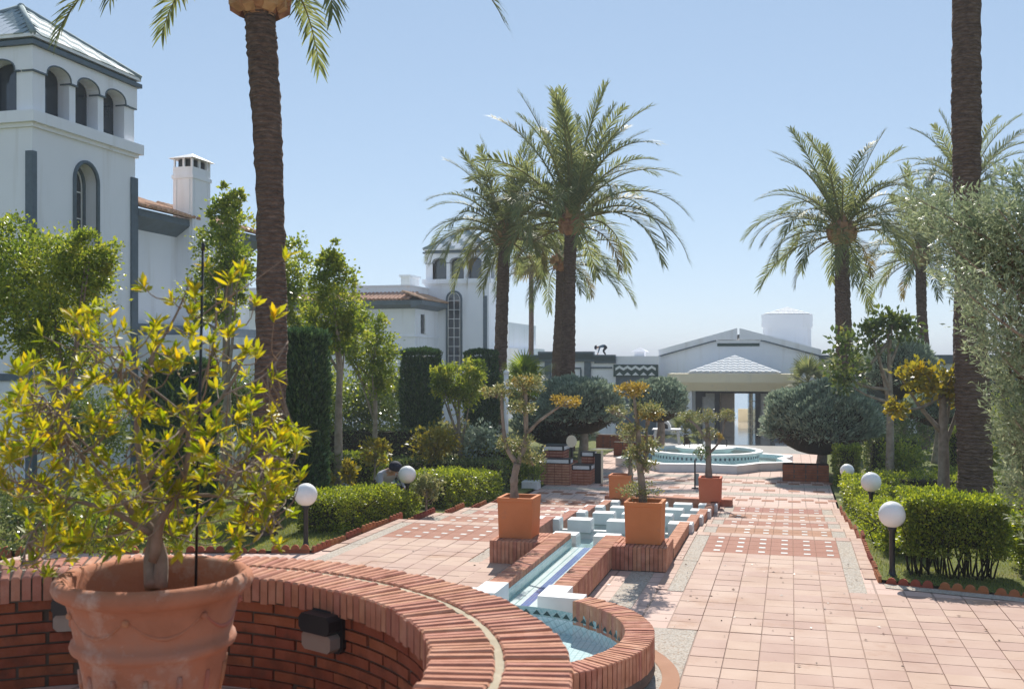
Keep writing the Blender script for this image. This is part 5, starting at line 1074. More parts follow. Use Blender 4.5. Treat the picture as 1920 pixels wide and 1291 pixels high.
# ------------------------------------------------------------------ clipped olives in the planters
def olive(label, base, branches, pads, d, seed):
    g = rng(seed); t = thing('clipped_olive', label, 'olive tree', base, 'clipped olives in planters'); mb = MB()
    for pp, rr in branches:
        e = float(g.normal(0, .06)); c = curve_pts([at(x, y, d + e * i / len(pp)) for i, (x, y) in enumerate(pp)], 12); mb.tube(c, [r * (1 + g.normal(0, .08)) for r in np.interp(np.linspace(0, 1, 13), np.linspace(0, 1, len(rr)), rr)], 9)
    for (px, py, rx, rz, m, n) in pads:
        C = at(px, py, d + g.normal(0, .05)); k_ = d / 1950; r = (rx * k_, rx * k_ * .95, rz * k_); P, D, CC = clumps(g, C, r, n, 22, .16, .45); P[:, 2] = C.z + (P[:, 2] - C.z) * .72
        for c_ in CC[:5]: mb.tube([C - Vector((0, 0, r[2] * .8)), Vector(c_)], [.008, .003], 5)
        L = g.uniform(.7, 1.2, n) * .038; o = add_mesh(leaf_mesh('foliage_pad', P, D + g.normal(0, .5, D.shape), L, L * .24, g, M[m]), 'foliage_pad', t); tag(o, kind='stuff')
    mb.build('trunk', M['bark'], t)
bz1 = .266 + .38
olive('clipped olive with one long bare arm, in the planter at the left of the channel', (-3.12, 11.98, bz1), [([(965, 945), (964, 900), (970, 868)], (.055, .045, .04)), ([(970, 870), (950, 838), (943, 790), (940, 735)], (.032, .026, .022, .015)), ([(970, 870), (985, 830), (986, 780), (985, 720)], (.036, .03, .028, .018)), ([(986, 815), (1010, 790), (1040, 768), (1062, 752)], (.02, .017, .014, .008))],
      [(932, 734, 34, 14, 'olive', 700), (985, 720, 36, 19, 'olive', 900), (982, 762, 30, 15, 'olive', 600), (1062, 751, 29, 14, 'oliveyel', 520), (965, 830, 38, 20, 'olive', 620), (1000, 855, 26, 22, 'olive', 480), (985, 715, 30, 12, 'oliveyel', 200)], 12.3, 51)
olive('clipped olive with yellow pads and leaves at its foot, right of the channel', (-1.62, 11.98, bz1), [([(1206, 945), (1204, 910), (1198, 860), (1196, 800), (1188, 740)], (.05, .042, .034, .028, .014)), ([(1202, 890), (1212, 840), (1212, 790)], (.024, .02, .012)), ([(1197, 820), (1182, 790), (1150, 768)], (.014, .01, .005))],
      [(1187, 730, 30, 17, 'oliveyel', 700), (1210, 768, 34, 18, 'olive', 700), (1216, 784, 22, 16, 'oliveyel', 360), (1182, 806, 26, 18, 'olive', 420), (1148, 768, 16, 9, 'olive', 120), (1212, 836, 32, 18, 'olive', 620), (1190, 850, 24, 16, 'olive', 360), (1212, 872, 26, 14, 'olive', 380), (1202, 918, 38, 16, 'olive', 620)], 12.1, 52)
olive('clipped olive with three round balls in the planter at the foot of the cascade', (-1.49, 20.3, -.0), [([(1329, 900), (1328, 850), (1327, 810), (1325, 785)], (.07, .055, .045, .03)), ([(1327, 830), (1308, 800), (1290, 785)], (.035, .03, .015)), ([(1330, 850), (1350, 825), (1360, 785)], (.03, .025, .012))],
      [(1288, 780, 17, 15, 'olive', 650), (1324, 779, 20, 19, 'olive', 800), (1362, 778, 17, 15, 'olive', 650), (1326, 812, 17, 16, 'olive', 420), (1316, 846, 15, 18, 'leafdark', 450), (1345, 820, 10, 8, 'oliveyel', 150)], 20.1, 53)
olive('small dark clipped olive in the half-hidden planter at the foot of the cascade', (-3.22, 20.3, -.0), [([(1182, 900), (1182, 860), (1180, 800)], (.05, .04, .02))], [(1184, 862, 22, 16, 'leafdark', 520), (1180, 815, 26, 20, 'olive', 520), (1160, 770, 24, 14, 'olive', 380)], 20.4, 54)
# ------------------------------------------------------------------ hedges, shrubs, clipped forms
def hedge(label, x0, x1, y0, y1, h, n, seed, leaf=.04, m='hedge', stems=0, zb=0.0, z=None, group='clipped hedges', name='hedge', hmin=None):
    g = rng(seed); zf = (lambda yy: gz(yy)) if z is None else (lambda yy: z); t = thing(name, label, 'hedge', ((x0 + x1) / 2, (y0 + y1) / 2, zf((y0 + y1) / 2)), group)
    lx, ly = x1 - x0, y1 - y0; areas = np.array([lx * h, lx * h, ly * h, ly * h, lx * ly * 1.3]); f_ = g.choice(5, n, p=areas / areas.sum()); u = g.random(n); v = g.random(n) ** .9
    lump = lambda a, b: .55 * (.05 * np.sin(a * 5.3 + seed) + .04 * np.sin(b * 7.1 + 2 * seed) + .03 * np.sin((a + b) * 13))
    X = np.where(f_ < 2, x0 + lx * u, np.where(f_ == 2, x0, np.where(f_ == 3, x1, x0 + lx * u))); Y = np.where(f_ == 0, y0, np.where(f_ == 1, y1, np.where(f_ < 4, y0 + ly * u, y0 + ly * v))); Zr = np.where(f_ == 4, 1.0, zb + (1 - zb) * v)
    N_ = np.stack([np.where(f_ == 2, -1., np.where(f_ == 3, 1., 0)), np.where(f_ == 0, -1., np.where(f_ == 1, 1., 0)), np.where(f_ == 4, 1., .25)], 1)
    P = np.c_[X, Y, Zr * h] + N_ * (lump(X * 1.3 + Zr, Y * 1.3 + Zr * 2) - .015 + g.normal(0, .024, n) - g.random(n) ** 3 * .12)[:, None]
    P[:, 2] += np.array([zf(y) for y in P[:, 1]]); L = g.uniform(.65, 1.3, n) * leaf
    add_mesh(leaf_mesh('foliage', P, N_ + g.normal(0, .75, (n, 3)), L, L * .33, g, M[m]), 'foliage', t)
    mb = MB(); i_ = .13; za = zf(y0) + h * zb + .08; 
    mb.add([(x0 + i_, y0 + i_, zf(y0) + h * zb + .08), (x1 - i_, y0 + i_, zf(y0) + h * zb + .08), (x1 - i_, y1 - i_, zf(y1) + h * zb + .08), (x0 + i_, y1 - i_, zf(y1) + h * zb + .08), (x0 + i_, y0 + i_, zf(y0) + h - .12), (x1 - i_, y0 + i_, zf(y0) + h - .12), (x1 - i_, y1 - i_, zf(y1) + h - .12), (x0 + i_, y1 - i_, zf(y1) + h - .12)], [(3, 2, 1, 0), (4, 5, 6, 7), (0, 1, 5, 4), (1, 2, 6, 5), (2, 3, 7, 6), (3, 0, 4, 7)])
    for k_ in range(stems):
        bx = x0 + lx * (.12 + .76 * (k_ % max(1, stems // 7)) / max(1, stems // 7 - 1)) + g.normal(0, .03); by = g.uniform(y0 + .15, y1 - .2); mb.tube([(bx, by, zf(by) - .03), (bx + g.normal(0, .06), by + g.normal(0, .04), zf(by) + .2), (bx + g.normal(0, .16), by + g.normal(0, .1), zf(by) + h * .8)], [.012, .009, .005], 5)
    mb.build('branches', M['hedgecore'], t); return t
hedge('trimmed green hedge with bare stems below, behind the corner lamp', 1.2, 2.22, 11.86, 12.6, .86, 25000, 61, .034, stems=49, zb=.3)
hedge('lower rough hedge continuing past the trimmed front hedge', 2.4, 4.4, 12.2, 13.0, .62, 9000, 62, .045, stems=28, zb=.15)
hedge('low hedge beside the first wide step, behind the corner lamp', 1.08, 1.6, 13.2, 15.2, .5, 14000, 63, .034, stems=14, zb=.1)
hedge('low hedge around the second lamp beside the stepped path', 1.05, 1.62, 15.3, 18.2, .44, 13000, 64, .034)
hedge('low bright hedge along the last wide steps', 1.05, 1.6, 18.5, 21.2, .62, 8000, 65, .045)
hedge('short dark hedge in front of the half-sunk lamp', 1.02, 2.0, 21.5, 22.1, .66, 4500, 66, .045)
for i, (x0, x1, y0, y1, h, lab) in enumerate(((1.9, 4.4, 16.8, 17.4, .5, 'cross hedge below the yellow-leaved tree'), (1.9, 5.0, 19.8, 20.5, .55, 'cross hedge in front of the tall thick palm base'), (1.7, 5.5, 22.6, 23.3, .6, 'cross hedge behind the tall thick palm'), (1.0, 1.55, 25.3, 25.9, .95, 'upright square-cut bush beside the big clipped juniper'), (1.9, 3.2, 28, 29.2, 1.0, 'dark dense hedge behind the dark-leaved tree'), (3.7, 4.2, 27.5, 28, 1.25, 'tall clipped two-tier bush by the tree trunks'), (4.25, 4.9, 27.5, 28.1, .85, 'rounded low tier beside the two-tier bush'), (3.1, 4.3, 24.4, 25.2, .55, 'small light green clump behind the cross hedges'), (5.2, 9, 21, 21.8, .8, 'flat hedge right of the tall thick palm'), (5.5, 9.5, 25, 26, .9, 'long hedge behind the grey juniper'))):
    hedge(lab, x0, x1, y0, y1, h, 5200, 70 + i, .05, 'leafdark' if 'dark' in lab else 'hedge')
hedge('bushy hedge along the left wide steps, by the lawn lamp', -6.55, -5.85, 13.0, 15.1, .5, 17000, 81, .036, stems=14)
hedge('rough low hedge in front of the stooping gardener', -6.6, -5.85, 15.15, 16.0, .36, 7500, 82, .036)
hedge('bright hedge on the left of the lower steps', -6.6, -5.85, 17.4, 19.0, .66, 8000, 83, .045)
hedge('last hedge of the left steps, near the white box', -6.6, -5.9, 19.2, 21.2, .6, 7000, 84, .045)
hedge('long dark cross hedge behind the gardener', -10.8, -6.2, 22.0, 22.7, .72, 9000, 85, .05, 'leafdark')
hedge('square dark bush between the slender trunks', -9.1, -8.3, 20.0, 20.7, .95, 4500, 86, .05)
hedge('dense hedge left of the tiled brick seat', -7.2, -6.2, 22.8, 24.6, 1.0, 6500, 87, .05)
hedge('tall shady hedge along the garden in front of the villa', -13.5, -8.8, 24.5, 25.3, 1.25, 9000, 88, .06, 'leafdark')
hedge('reddish brown hedge by the first dark column', -9.2, -7.9, 17.4, 18.0, .9, 4500, 89, .05, 'leafdark')
def column(label, x, y, r, zt, seed, n=9000, z=None):
    g = rng(seed); z0 = gz(y) if z is None else z; t = thing('clipped_cypress', label, 'cypress', (x, y, z0), 'clipped cypress columns'); H = zt - z0
    a = g.uniform(0, 6.283, n); v = g.random(n); top = g.random(n) < .14; rr = r * np.where(top, np.sqrt(g.random(n)), 1) * (1 + .05 * np.sin(3 * a + seed) + .03 * np.sin(v * 11 + 2 * a)) * np.where(top, 1, np.interp(v, [0, .1, .8, 1], [.82, .95, 1, .93])) + g.normal(0, .025, n)
    P = np.c_[x + rr * np.cos(a), y + rr * np.sin(a), z0 + np.where(top, H + .08 * (1 - (rr / r) ** 2), v * H) + g.normal(0, .02, n)]; D = np.c_[np.cos(a) * .6, np.sin(a) * .6, np.ones(n) * .9] + g.normal(0, .35, (n, 3)); L = g.uniform(.06, .12, n)
    add_mesh(leaf_mesh('foliage', P, D, L, L * .2, g, M['cypress']), 'foliage', t); MB().lathe([(r * .5, 0), (r * .8, .1 * H), (r * .9, .8 * H), (r * .8, .97 * H), (.01, .985 * H)], (x, y, z0), 20).build('core', M['cypress'], t)
column('dark clipped cypress column beside the leaning palm trunk', -7.67, 15.55, .36, 2.72, 91, 12000)
column('broad dark cypress column in front of the far villa bay', -9.26, 25.5, .5, 2.52, 92, 12000)
column('dark cypress column below the far villa stair window', -8.6, 28.7, .46, 2.52, 93, 9000)
column('wide dark cypress column behind the potted shrub', -8.75, 13.6, .5, 2.25, 94, 9000)
def dome(label, c, r, tz, seed, n=14000, m='juniper', base=None, brown=True):
    g = rng(seed); c = Vector(c); z0 = gz(c.y) if base is None else base; t = thing('clipped_juniper', label, 'juniper', (c.x, c.y, z0), 'clipped junipers')
    d = unit(g.normal(size=(n, 3))); d[:, 2] = np.where(d[:, 2] < -.35, -d[:, 2], d[:, 2]); lp = 1 + .07 * np.sin(5 * d[:, 0] + 4 * d[:, 2] + seed) + .06 * np.sin(7 * d[:, 1] - 3 * d[:, 0] + seed) + .05 * np.sin(13 * d[:, 0] + 11 * d[:, 1]) * np.sin(12 * d[:, 2] + 9 * d[:, 0]) + .04 * np.sin(23 * d[:, 0] - 19 * d[:, 2]) + g.normal(0, .03, n) - g.random(n) ** 4 * .15
    R_ = np.array(r); P = np.array(c) + d * R_ * lp[:, None]; D = d * .7 + np.array([0, 0, .55]) + g.normal(0, .4, (n, 3)); L = g.uniform(.09, .17, n)
    add_mesh(leaf_mesh('foliage', P, D, L, L * .15, g, M[m]), 'foliage', t)
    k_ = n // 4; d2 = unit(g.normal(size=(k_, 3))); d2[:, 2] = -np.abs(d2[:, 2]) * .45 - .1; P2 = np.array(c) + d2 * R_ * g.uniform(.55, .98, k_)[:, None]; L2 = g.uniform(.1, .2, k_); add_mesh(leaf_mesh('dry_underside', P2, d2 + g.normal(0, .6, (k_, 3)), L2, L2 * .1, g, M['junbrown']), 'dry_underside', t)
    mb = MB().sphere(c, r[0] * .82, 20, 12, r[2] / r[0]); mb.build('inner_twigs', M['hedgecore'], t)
    tm = MB().tube(curve_pts([(c.x, c.y, z0 - .1), (c.x + .08, c.y, (z0 + c.z) / 2), c], 8), [.16 - .01 * i for i in range(9)], 9)
    for i in range(7): a = i * .9; tm.tube([(c.x, c.y, c.z - r[2] * .6), (c.x + r[0] * .75 * math.cos(a), c.y + r[1] * .75 * math.sin(a), c.z - r[2] * .2)], [.05, .02], 6)
    tm.build('trunk', M['bark'], t)
p = at(1090, 768, 29); dome('big blue-green clipped juniper mushroom left of the fountain', p, (1.15, 1.15, .82), 0, 101, 16000)
p = at(1235, 757, 33); dome('rounded clipped juniper beneath the zigzag panel', p, (.82, .82, .72), 0, 102, 10000)
p = at(1536, 795, 26.5); dome('broad clipped juniper overhanging the right of the fountain', p, (1.38, 1.3, .95), 0, 103, 20000)
p = at(1690, 700, 35); dome('loose blue juniper behind the dark-leaved tree', p, (1.1, 1.1, 1.1), 0, 104, 9000)
p = at(1755, 770, 30); dome('small clipped juniper tuft behind the yellow-leaved tree', p, (.75, .75, .55), 0, 105, 7000)
p = at(1040, 800, 32); dome('dark low juniper behind the tiled brick seat', p, (1.2, 1, .7), 0, 106, 7000)
# ------------------------------------------------------------------ trees
def TR(label, px, d, trunk_py, blobs, leaf, m, seed, **kw):
    k_ = d / 1950; b = at(px, 700, d); bl = [(at(x, y, d + e), (rx * k_, rx * k_ * .9, rz * k_), n) for (x, y, rx, rz, n, e) in blobs]
    return tree('garden_tree', label, 'tree', b.x, b.y, at(px, trunk_py, d).z, bl, leaf, M and m, seed, 'garden trees', **kw)
TR('round dense green tree in front of the villa tower', 120, 15, 720, [(90, 540, 120, 130, 8500, 0), (10, 480, 80, 90, 3500, .2), (175, 500, 60, 80, 3500, -.1), (110, 640, 90, 70, 3500, .2), (20, 600, 70, 70, 2000, 0)], .062, 'leafgreen', 111, tr=.09, per=85, sg=.125)
TR('tall light green tree between the villa chimney and the leaning palm', 424, 22, 640, [(425, 480, 62, 100, 4200, 0), (425, 390, 34, 50, 1500, 0), (400, 560, 62, 62, 2400, .2), (545, 520, 48, 85, 3000, .6), (560, 610, 50, 70, 2600, .8)], .085, 'leafgreen', 112, tr=.13, per=75, sg=.13)
TR('slender tree with a tall trunk and leafy top right of the first dark column', 636, 19, 660, [(625, 560, 48, 75, 3600, 0), (618, 490, 30, 40, 1200, 0), (650, 620, 50, 42, 1800, .1), (605, 620, 40, 42, 1500, .2)], .07, 'leafgreen', 113, tr=.085, per=60, sg=.145)
TR('smaller slender tree next to the tall-trunked one', 704, 22, 745, [(700, 660, 44, 60, 3000, 0), (690, 610, 36, 36, 1300, 0), (715, 715, 30, 40, 1300, 0), (655, 640, 38, 40, 1200, .3)], .07, 'leafgreen', 114, tr=.07, per=55, sg=.15)
TR('bushy light tree in front of the second cypress column', 860, 24, 800, [(862, 725, 48, 42, 3200, 0), (835, 715, 28, 32, 1200, 0), (888, 705, 26, 30, 1100, 0)], .075, 'leafgreen', 115, tr=.08, per=55, sg=.15)
TR('dark glossy-leaved tree with a bare slim trunk right of the fountain', 1668, 24, 700, [(1665, 598, 30, 18, 260, 0), (1618, 640, 48, 24, 330, .1), (1702, 618, 26, 24, 210, -.1), (1588, 690, 34, 30, 240, 0), (1578, 722, 18, 20, 90, 0), (1640, 612, 20, 14, 120, 0)], .15, 'leafdark', 116, tr=.10, per=14, sg=.26, limbs=10)
TR('thin tree with bright yellow leaves beside the tall thick palm', 1768, 18, 760, [(1770, 712, 38, 22, 330, 0), (1712, 700, 32, 16, 200, 0), (1788, 735, 26, 28, 180, .1), (1685, 765, 22, 16, 130, -.2), (1742, 725, 34, 18, 160, 0)], .12, 'leafyellow', 117, tr=.11, per=14, sg=.26, limbs=9)
for i, (px, py, d, rx, rz, n, m, lab) in enumerate(((600, 740, 27, 80, 60, 5000, 'leafgreen', 'leafy bush mass behind the slender trunks'), (690, 760, 28, 70, 60, 4500, 'leafdark', 'dark shady bush behind the slender trunks'), (735, 735, 30, 50, 55, 3200, 'leafgreen', 'green bush left of the broad cypress column'), (925, 745, 31, 40, 45, 2800, 'leafdark', 'dark bush under the palm by the far villa'), (450, 760, 24, 70, 60, 4200, 'leafdark', 'dark bush below the villa chimney'), (160, 800, 20, 90, 60, 4200, 'leafdark', 'dark bush at the foot of the villa tower'), (1710, 800, 34, 90, 40, 3600, 'leafdark', 'dark shrubs in front of the right wing'), (1880, 790, 30, 70, 50, 3600, 'leafgreen', 'green shrub behind the grey juniper'))):
    c = at(px, py, d); k_ = d / 1950; tree('garden_bush', lab, 'bush', c.x, c.y, c.z - rz * k_ * .6, [(c, (rx * k_, rx * k_ * .8, rz * k_), n)], .085, m, 120 + i, 'garden bushes', tr=.06, per=40, sg=.2)
# low shrubs
for i, (px, py, d, rx, rz, n, m, lf, lab) in enumerate(((60, 960, 11.2, 110, 60, 3000, 'leafdark', .05, 'dull twiggy shrub behind the curved wall at the villa side'), (205, 985, 11.0, 70, 45, 1700, 'leafgreen', .05, 'low green shrub behind the curved wall by the pot'), (330, 985, 11.6, 50, 38, 1300, 'leafgreen', .05, 'small leafy shrub between pot and leaning palm'), (600, 905, 18.6, 20, 22, 420, 'leafyellow', .11, 'bright lime green plant beside the pedestal lantern'), (655, 885, 18.2, 12, 22, 260, 'leafyellow', .09, 'small yellow-green plant at the slender trunk'), (705, 845, 21, 24, 20, 420, 'leafyellow', .1, 'yellow plant under the smaller slender tree'), (815, 830, 23.5, 42, 30, 1100, 'leafyellow', .1, 'yellow-green citrus bush in front of the broad cypress column'), (850, 820, 24.5, 40, 30, 1000, 'olive', .1, 'greyish mixed shrub right of the citrus bush'), (905, 830, 24, 40, 28, 1300, 'juniper', .1, 'silvery shrub left of the long-armed olive'), (800, 912, 16.8, 28, 22, 700, 'olive', .06, 'twiggy bush around the gardener\'s lamp'), (700, 935, 17.0, 26, 16, 400, 'olive', .06, 'low twiggy bush at the gardener\'s knees'), (1690, 862, 24.2, 42, 34, 2000, 'leafgreen', .07, 'round clipped bush at the foot of the dark-leaved tree'), (1905, 1000, 13.5, 50, 60, 1600, 'hedge', .06, 'loose green shrub past the trimmed hedge'), (1000, 880, 24, 20, 25, 800, 'hedge', .06, 'small bush behind the white box'))):
    c = at(px, py, d); k_ = d / 1950; z0 = gz(c.y); rzz = rz * k_; c.z = max(c.z, z0 + rzz * .8); tree('low_shrub', lab, 'shrub', c.x, c.y, c.z - rzz * .5, [(c, (rx * k_, rx * k_ * .8, rzz), n)], lf, m, 140 + i, 'low garden shrubs', tr=.025, per=18, sg=.25, limbs=9)
ac = at(752, 855, 21.5); ac.z = gz(ac.y); ag = thing('agave', 'blue-grey spiky agave in front of the long dark hedge', 'agave', ac); g = rng(160)
for i in range(22):
    a = 2.39996 * i; el = R(82) - R(55) * i / 22; l = .55; d_ = Vector((math.cos(a) * math.cos(el), math.sin(a) * math.cos(el), math.sin(el))); s_ = Vector((-math.sin(a), math.cos(a), 0)); u = d_.cross(s_)
    MB().add([ac - s_ * .03, ac + s_ * .03, ac + d_ * l * .45 + s_ * .05 - u * .02, ac + d_ * l * .45 - s_ * .05 - u * .02, ac + d_ * l, ac + d_ * l * .45 + u * .02], [(0, 1, 2, 5), (0, 5, 3), (5, 2, 4), (3, 5, 4)]).build('leaf', M['agave'], ag)
# ------------------------------------------------------------------ near grey juniper reaching in from the side
g = rng(170); jb = at(2120, 1380, 6.4); jt = thing('grey_juniper', 'feathery grey-green juniper reaching in beside the tall thick palm, close by', 'juniper', (jb.x, jb.y, 0.0)); mb = MB()
trunk = curve_pts([(jb.x, jb.y, -.05), at(2100, 900, 6.5), at(2080, 600, 6.4), at(2060, 300, 6.5)], 14); mb.tube(trunk, [.12 - .006 * i for i in range(15)], 9); Pj, Dj = [], []; Pb, Db = [], []
ends = [(1715, 370), (1755, 395), (1835, 385), (1905, 335), (1740, 420), (1800, 430), (1870, 390), (1780, 500), (1850, 480), (1910, 420), (1800, 540), (1840, 580), (1900, 540), (1822, 610), (1860, 650), (1905, 620), (1878, 740), (1890, 770), (1910, 720), (1895, 830), (1905, 810), (1925, 860), (1950, 560), (1960, 700), (1960, 400), (1960, 340), (1880, 700), (1825, 430), (1890, 460), (1775, 455), (1930, 640), (1905, 900), (1940, 780), (2000, 300), (2020, 500), (2020, 650), (2010, 800), (2080, 250), (2120, 420), (2150, 600)]
for (x, y) in ends:
    e = g.normal(0, .35); b = at(x, y, 6.3 + e); a = trunk[int(np.clip(14 * (1000 - y) / 800, 3, 13))]; c = curve_pts([a, a.lerp(b, .55) + Vector((0, 0, -.1)), b], 8); mb.tube(c, [.02 * (1 - .85 * i / 8) for i in range(9)], 5); ax = (b - c[4]).normalized()
    for k_ in range(150):
        s_ = g.random() ** .7; q_ = c[3].lerp(b, s_) if s_ < .9 else b; w = (1 - s_) * .2 + .075; o = Vector(g.normal(0, 1, 3)).normalized() * w * g.random() ** .5; p_ = q_ + o; dd = (ax * 1.0 + o.normalized() * .7 + Vector((0, 0, .35))).normalized()
        tgt = (Pb, Db) if (g.random() < .45 and s_ < .45) else (Pj, Dj)
        for r_ in range(7): tgt[0].append(p_ + dd * .018 * r_); tgt[1].append(dd * .6 + Vector(g.normal(0, .55, 3)))
mb.build('branches', M['bark'], jt); MB().lathe([(.42, .0), (.42, .012), (.001, .012)], (jb.x, jb.y, 0), 24, False).build('soil_bed', M['soil'], jt)
for nm, PP, DD, m in (('foliage', Pj, Dj, 'junipernear'), ('dry_foliage', Pb, Db, 'junbrown')):
    PP = np.array([tuple(v) for v in PP]); DD = np.array([tuple(v) for v in DD]); L = g.uniform(.025, .055, len(PP)); add_mesh(leaf_mesh(nm, PP, DD, L, L * .12, g, M[m]), nm, jt)
# ------------------------------------------------------------------ people
def skin_body(name, J, E, m, parent):
    me = bpy.data.meshes.new(name); ks = list(J); me.from_pydata([J[k_][0] for k_ in ks], [], [(ks.index(a), ks.index(b)) for a, b in E]); o = bpy.data.objects.new(name, me); SC.collection.objects.link(o)
    md = o.modifiers.new('s', 'SKIN'); md.use_smooth_shade = True; 
    for i, k_ in enumerate(ks): me.skin_vertices[0].data[i].radius = (J[k_][1],) * 2 if not isinstance(J[k_][1], tuple) else J[k_][1]
    me.skin_vertices[0].data[0].use_root = True; s2 = o.modifiers.new('u', 'SUBSURF'); s2.levels = 2; s2.render_levels = 2
    dg = bpy.context.evaluated_depsgraph_get(); nm = bpy.data.meshes.new_from_object(o.evaluated_get(dg)); bpy.data.objects.remove(o); nm.materials.clear()
    for mm in m: nm.materials.append(mm)
    return nm
def person(label, base, rz, pose, shirt, trouser, cap):
    t = thing('person', label, 'person', base); J = pose
    E = [('pel', 'sp'), ('sp', 'ch'), ('ch', 'nk'), ('nk', 'hd'), ('hd', 'ht'), ('ch', 'sl'), ('sl', 'el'), ('el', 'wl'), ('wl', 'hl'), ('ch', 'sr'), ('sr', 'er'), ('er', 'wr'), ('wr', 'hr'), ('pel', 'pl'), ('pl', 'kl'), ('kl', 'al'), ('al', 'tl'), ('pel', 'pr'), ('pr', 'kr'), ('kr', 'ar'), ('ar', 'tr')]
    for s in ('l', 'r'):
        w_ = Vector(J['w' + s][0]); h_ = Vector(J['h' + s][0]); d_ = (h_ - w_).normalized(); u = d_.orthogonal().normalized()
        for k_ in range(5):
            J['f%d%s' % (k_, s)] = (tuple(h_ + d_ * (.06 if k_ else .03) + u * (.018 * (k_ - 2)) * (1 if k_ else 2)), .009); E.append(('h' + s, 'f%d%s' % (k_, s)))
    me = skin_body('body', J, E, [M['skin'], M[shirt], M[trouser]], t)
    arm = [Vector(J[k_][0]) for k_ in ('ch', 'sp', 'sl', 'sr', 'el', 'er')]; leg = [Vector(J[k_][0]) for k_ in ('pel', 'pl', 'pr', 'kl', 'kr', 'al', 'ar', 'tl', 'tr')]; sk_ = [Vector(J[k_][0]) for k_ in ('hd', 'ht', 'nk', 'wl', 'wr', 'hl', 'hr')]
    for p_ in me.polygons:
        c = p_.center; d = [min((c - q_).length for q_ in L) for L in (sk_, arm, leg)]; p_.material_index = int(np.argmin(d)); p_.use_smooth = True
    ob = piece(me, 'body', t, base, (0, 0, rz)); 
    hd = Vector(J['hd'][0]); ht = Vector(J['ht'][0]); up_ = (ht - hd).normalized(); Rz = Matrix.Rotation(rz, 3, 'Z'); c = Vector(base) + Rz @ (hd + up_ * .03); 
    me2 = MB().lathe([(.112, 0), (.115, .03), (.1, .085), (.06, .115), (.001, .125)], (0, 0, 0), 16).mesh('cap', M[cap]); rt = (Rz @ up_).to_track_quat('Z', 'Y').to_euler(); piece(me2, 'cap', t, c, rt)
    fw = (Rz @ Vector((1, 0, 0))); fw = (fw - (Rz @ up_) * fw.dot(Rz @ up_)).normalized(); f_ = MB(); f_.sphere(c + fw * .105 - Rz @ up_ * .03, .018, 8, 6); 
    for s in (-1, 1): f_.sphere(c + fw * .02 + (Rz @ up_).cross(fw) * .1 * s - Rz @ up_ * .03, .025, 8, 6)
    f_.build('nose_and_ears', M['skin'], t)
    e_ = MB()
    for s in (-1, 1): e_.sphere(c + fw * .098 + (Rz @ up_).cross(fw) * .035 * s - Rz @ up_ * .0, .011, 8, 6)
    e_.build('eyes', M['black'], t); MB().sphere(c + fw * .097 - Rz @ up_ * .075, .018, 8, 5, .4).build('mouth', plain('lips_' + name_safe(label), (.3, .12, .1), .5), t); return t
def name_safe(s): return s.split()[0]
crouch = dict(pel=((-.12, 0, .42), .13), sp=((.0, 0, .56), .125), ch=((.15, 0, .68), .135), nk=((.27, 0, .74), .055), hd=((.36, 0, .74), .085), ht=((.40, 0, .83), .075), sl=((.2, .18, .66), .06), el=((.3, .24, .45), .042), wl=((.48, .16, .36), .03), hl=((.55, .12, .33), .03), sr=((.2, -.18, .66), .06), er=((.3, -.24, .45), .042), wr=((.48, -.16, .36), .03), hr=((.55, -.12, .33), .03),
              pl=((-.08, .1, .42), .1), kl=((.28, .17, .42), .07), al=((.02, .16, .09), .045), tl=((.2, .18, .03), .035), pr=((-.08, -.1, .42), .1), kr=((.28, -.17, .42), .07), ar=((.02, -.16, .09), .045), tr=((.2, -.18, .03), .035))
b = at(718, 900, 17.9); b.z = gz(b.y); person('gardener in grey shirt and dark cap stooping among the bushes', b, R(-35), dict(crouch), 'shirtgrey', 'trouser', 'cap')
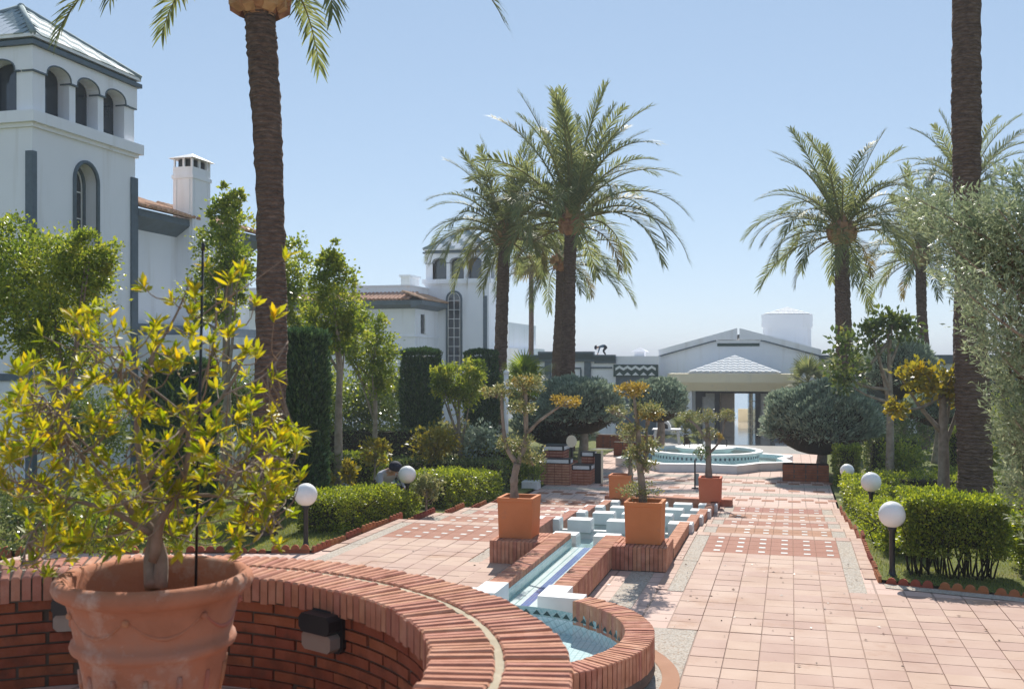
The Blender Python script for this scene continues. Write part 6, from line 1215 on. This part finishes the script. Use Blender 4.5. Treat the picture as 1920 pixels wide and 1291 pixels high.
bend = dict(pel=((-.1, 0, .58), .13), sp=((.06, 0, .66), .12), ch=((.26, 0, .64), .13), nk=((.38, 0, .58), .055), hd=((.47, 0, .54), .085), ht=((.55, 0, .55), .075), sl=((.3, .17, .6), .06), el=((.38, .2, .34), .042), wl=((.46, .15, .1), .03), hl=((.48, .14, .03), .03), sr=((.3, -.17, .6), .06), er=((.38, -.2, .34), .042), wr=((.46, -.15, .1), .03), hr=((.48, -.14, .03), .03),
            pl=((-.08, .1, .56), .1), kl=((.1, .12, .33), .07), al=((-.06, .12, .08), .045), tl=((.1, .13, .03), .035), pr=((-.08, -.1, .56), .1), kr=((.1, -.12, .33), .07), ar=((-.06, -.12, .08), .045), tr=((.1, -.13, .03), .035))
bend = {k_: (tuple(c * .8 for c in v[0]), v[1] * .8) for k_, v in bend.items()}
b = at(1134, 660, 52.2); b.z = 2.552; person('worker in dark blue bending over on the flat pavilion roof', b, R(190), dict(bend), 'shirtdark', 'trouser', 'cap')

# dry leaves blown about on the paving
g = rng(300); n = 130; X = np.concatenate([g.uniform(-1.3, .9, 60), g.uniform(-1.9, 2.6, 50), g.uniform(-5.3, -3.5, 20)]); Y = np.concatenate([g.uniform(9.3, 12.9, 60), g.uniform(7.6, 10.8, 50), g.uniform(9.5, 12.8, 20)])
P = np.c_[X, Y, np.full(n, .006)]; a = g.uniform(0, 6.28, n); D = np.c_[np.cos(a), np.sin(a), g.normal(.1, .1, n)]; L = g.uniform(.02, .045, n)
fl = bpy.data.objects.new('fallen_leaves', leaf_mesh('fallen_leaves', P, D, L, L * .28, g, M['junbrown'], flat=np.array([[0, 0, 1.]]))); link(fl); tag(fl, 'small dry brown leaves scattered on the pink paving', 'leaves', kind='stuff')
# ------------------------------------------------------------------ thin sea haze over the whole garden
hm = bpy.data.materials.new('thin_sea_haze'); hm.use_nodes = True; ht = hm.node_tree; ht.nodes.remove(ht.nodes['Principled BSDF'])
pvn = ht.nodes.new('ShaderNodeVolumePrincipled'); pvn.inputs['Color'].default_value = (.9, .94, 1, 1); pvn.inputs['Density'].default_value = .0012; pvn.inputs['Anisotropy'].default_value = 0.0
ht.links.new(pvn.outputs[0], ht.nodes['Material Output'].inputs['Volume'])
hb = MB().box(-2600, 2600, -90, 3600, -14, 20).build('haze', hm); hb['kind'] = 'stuff'
SC.cycles.volume_bounces = 0
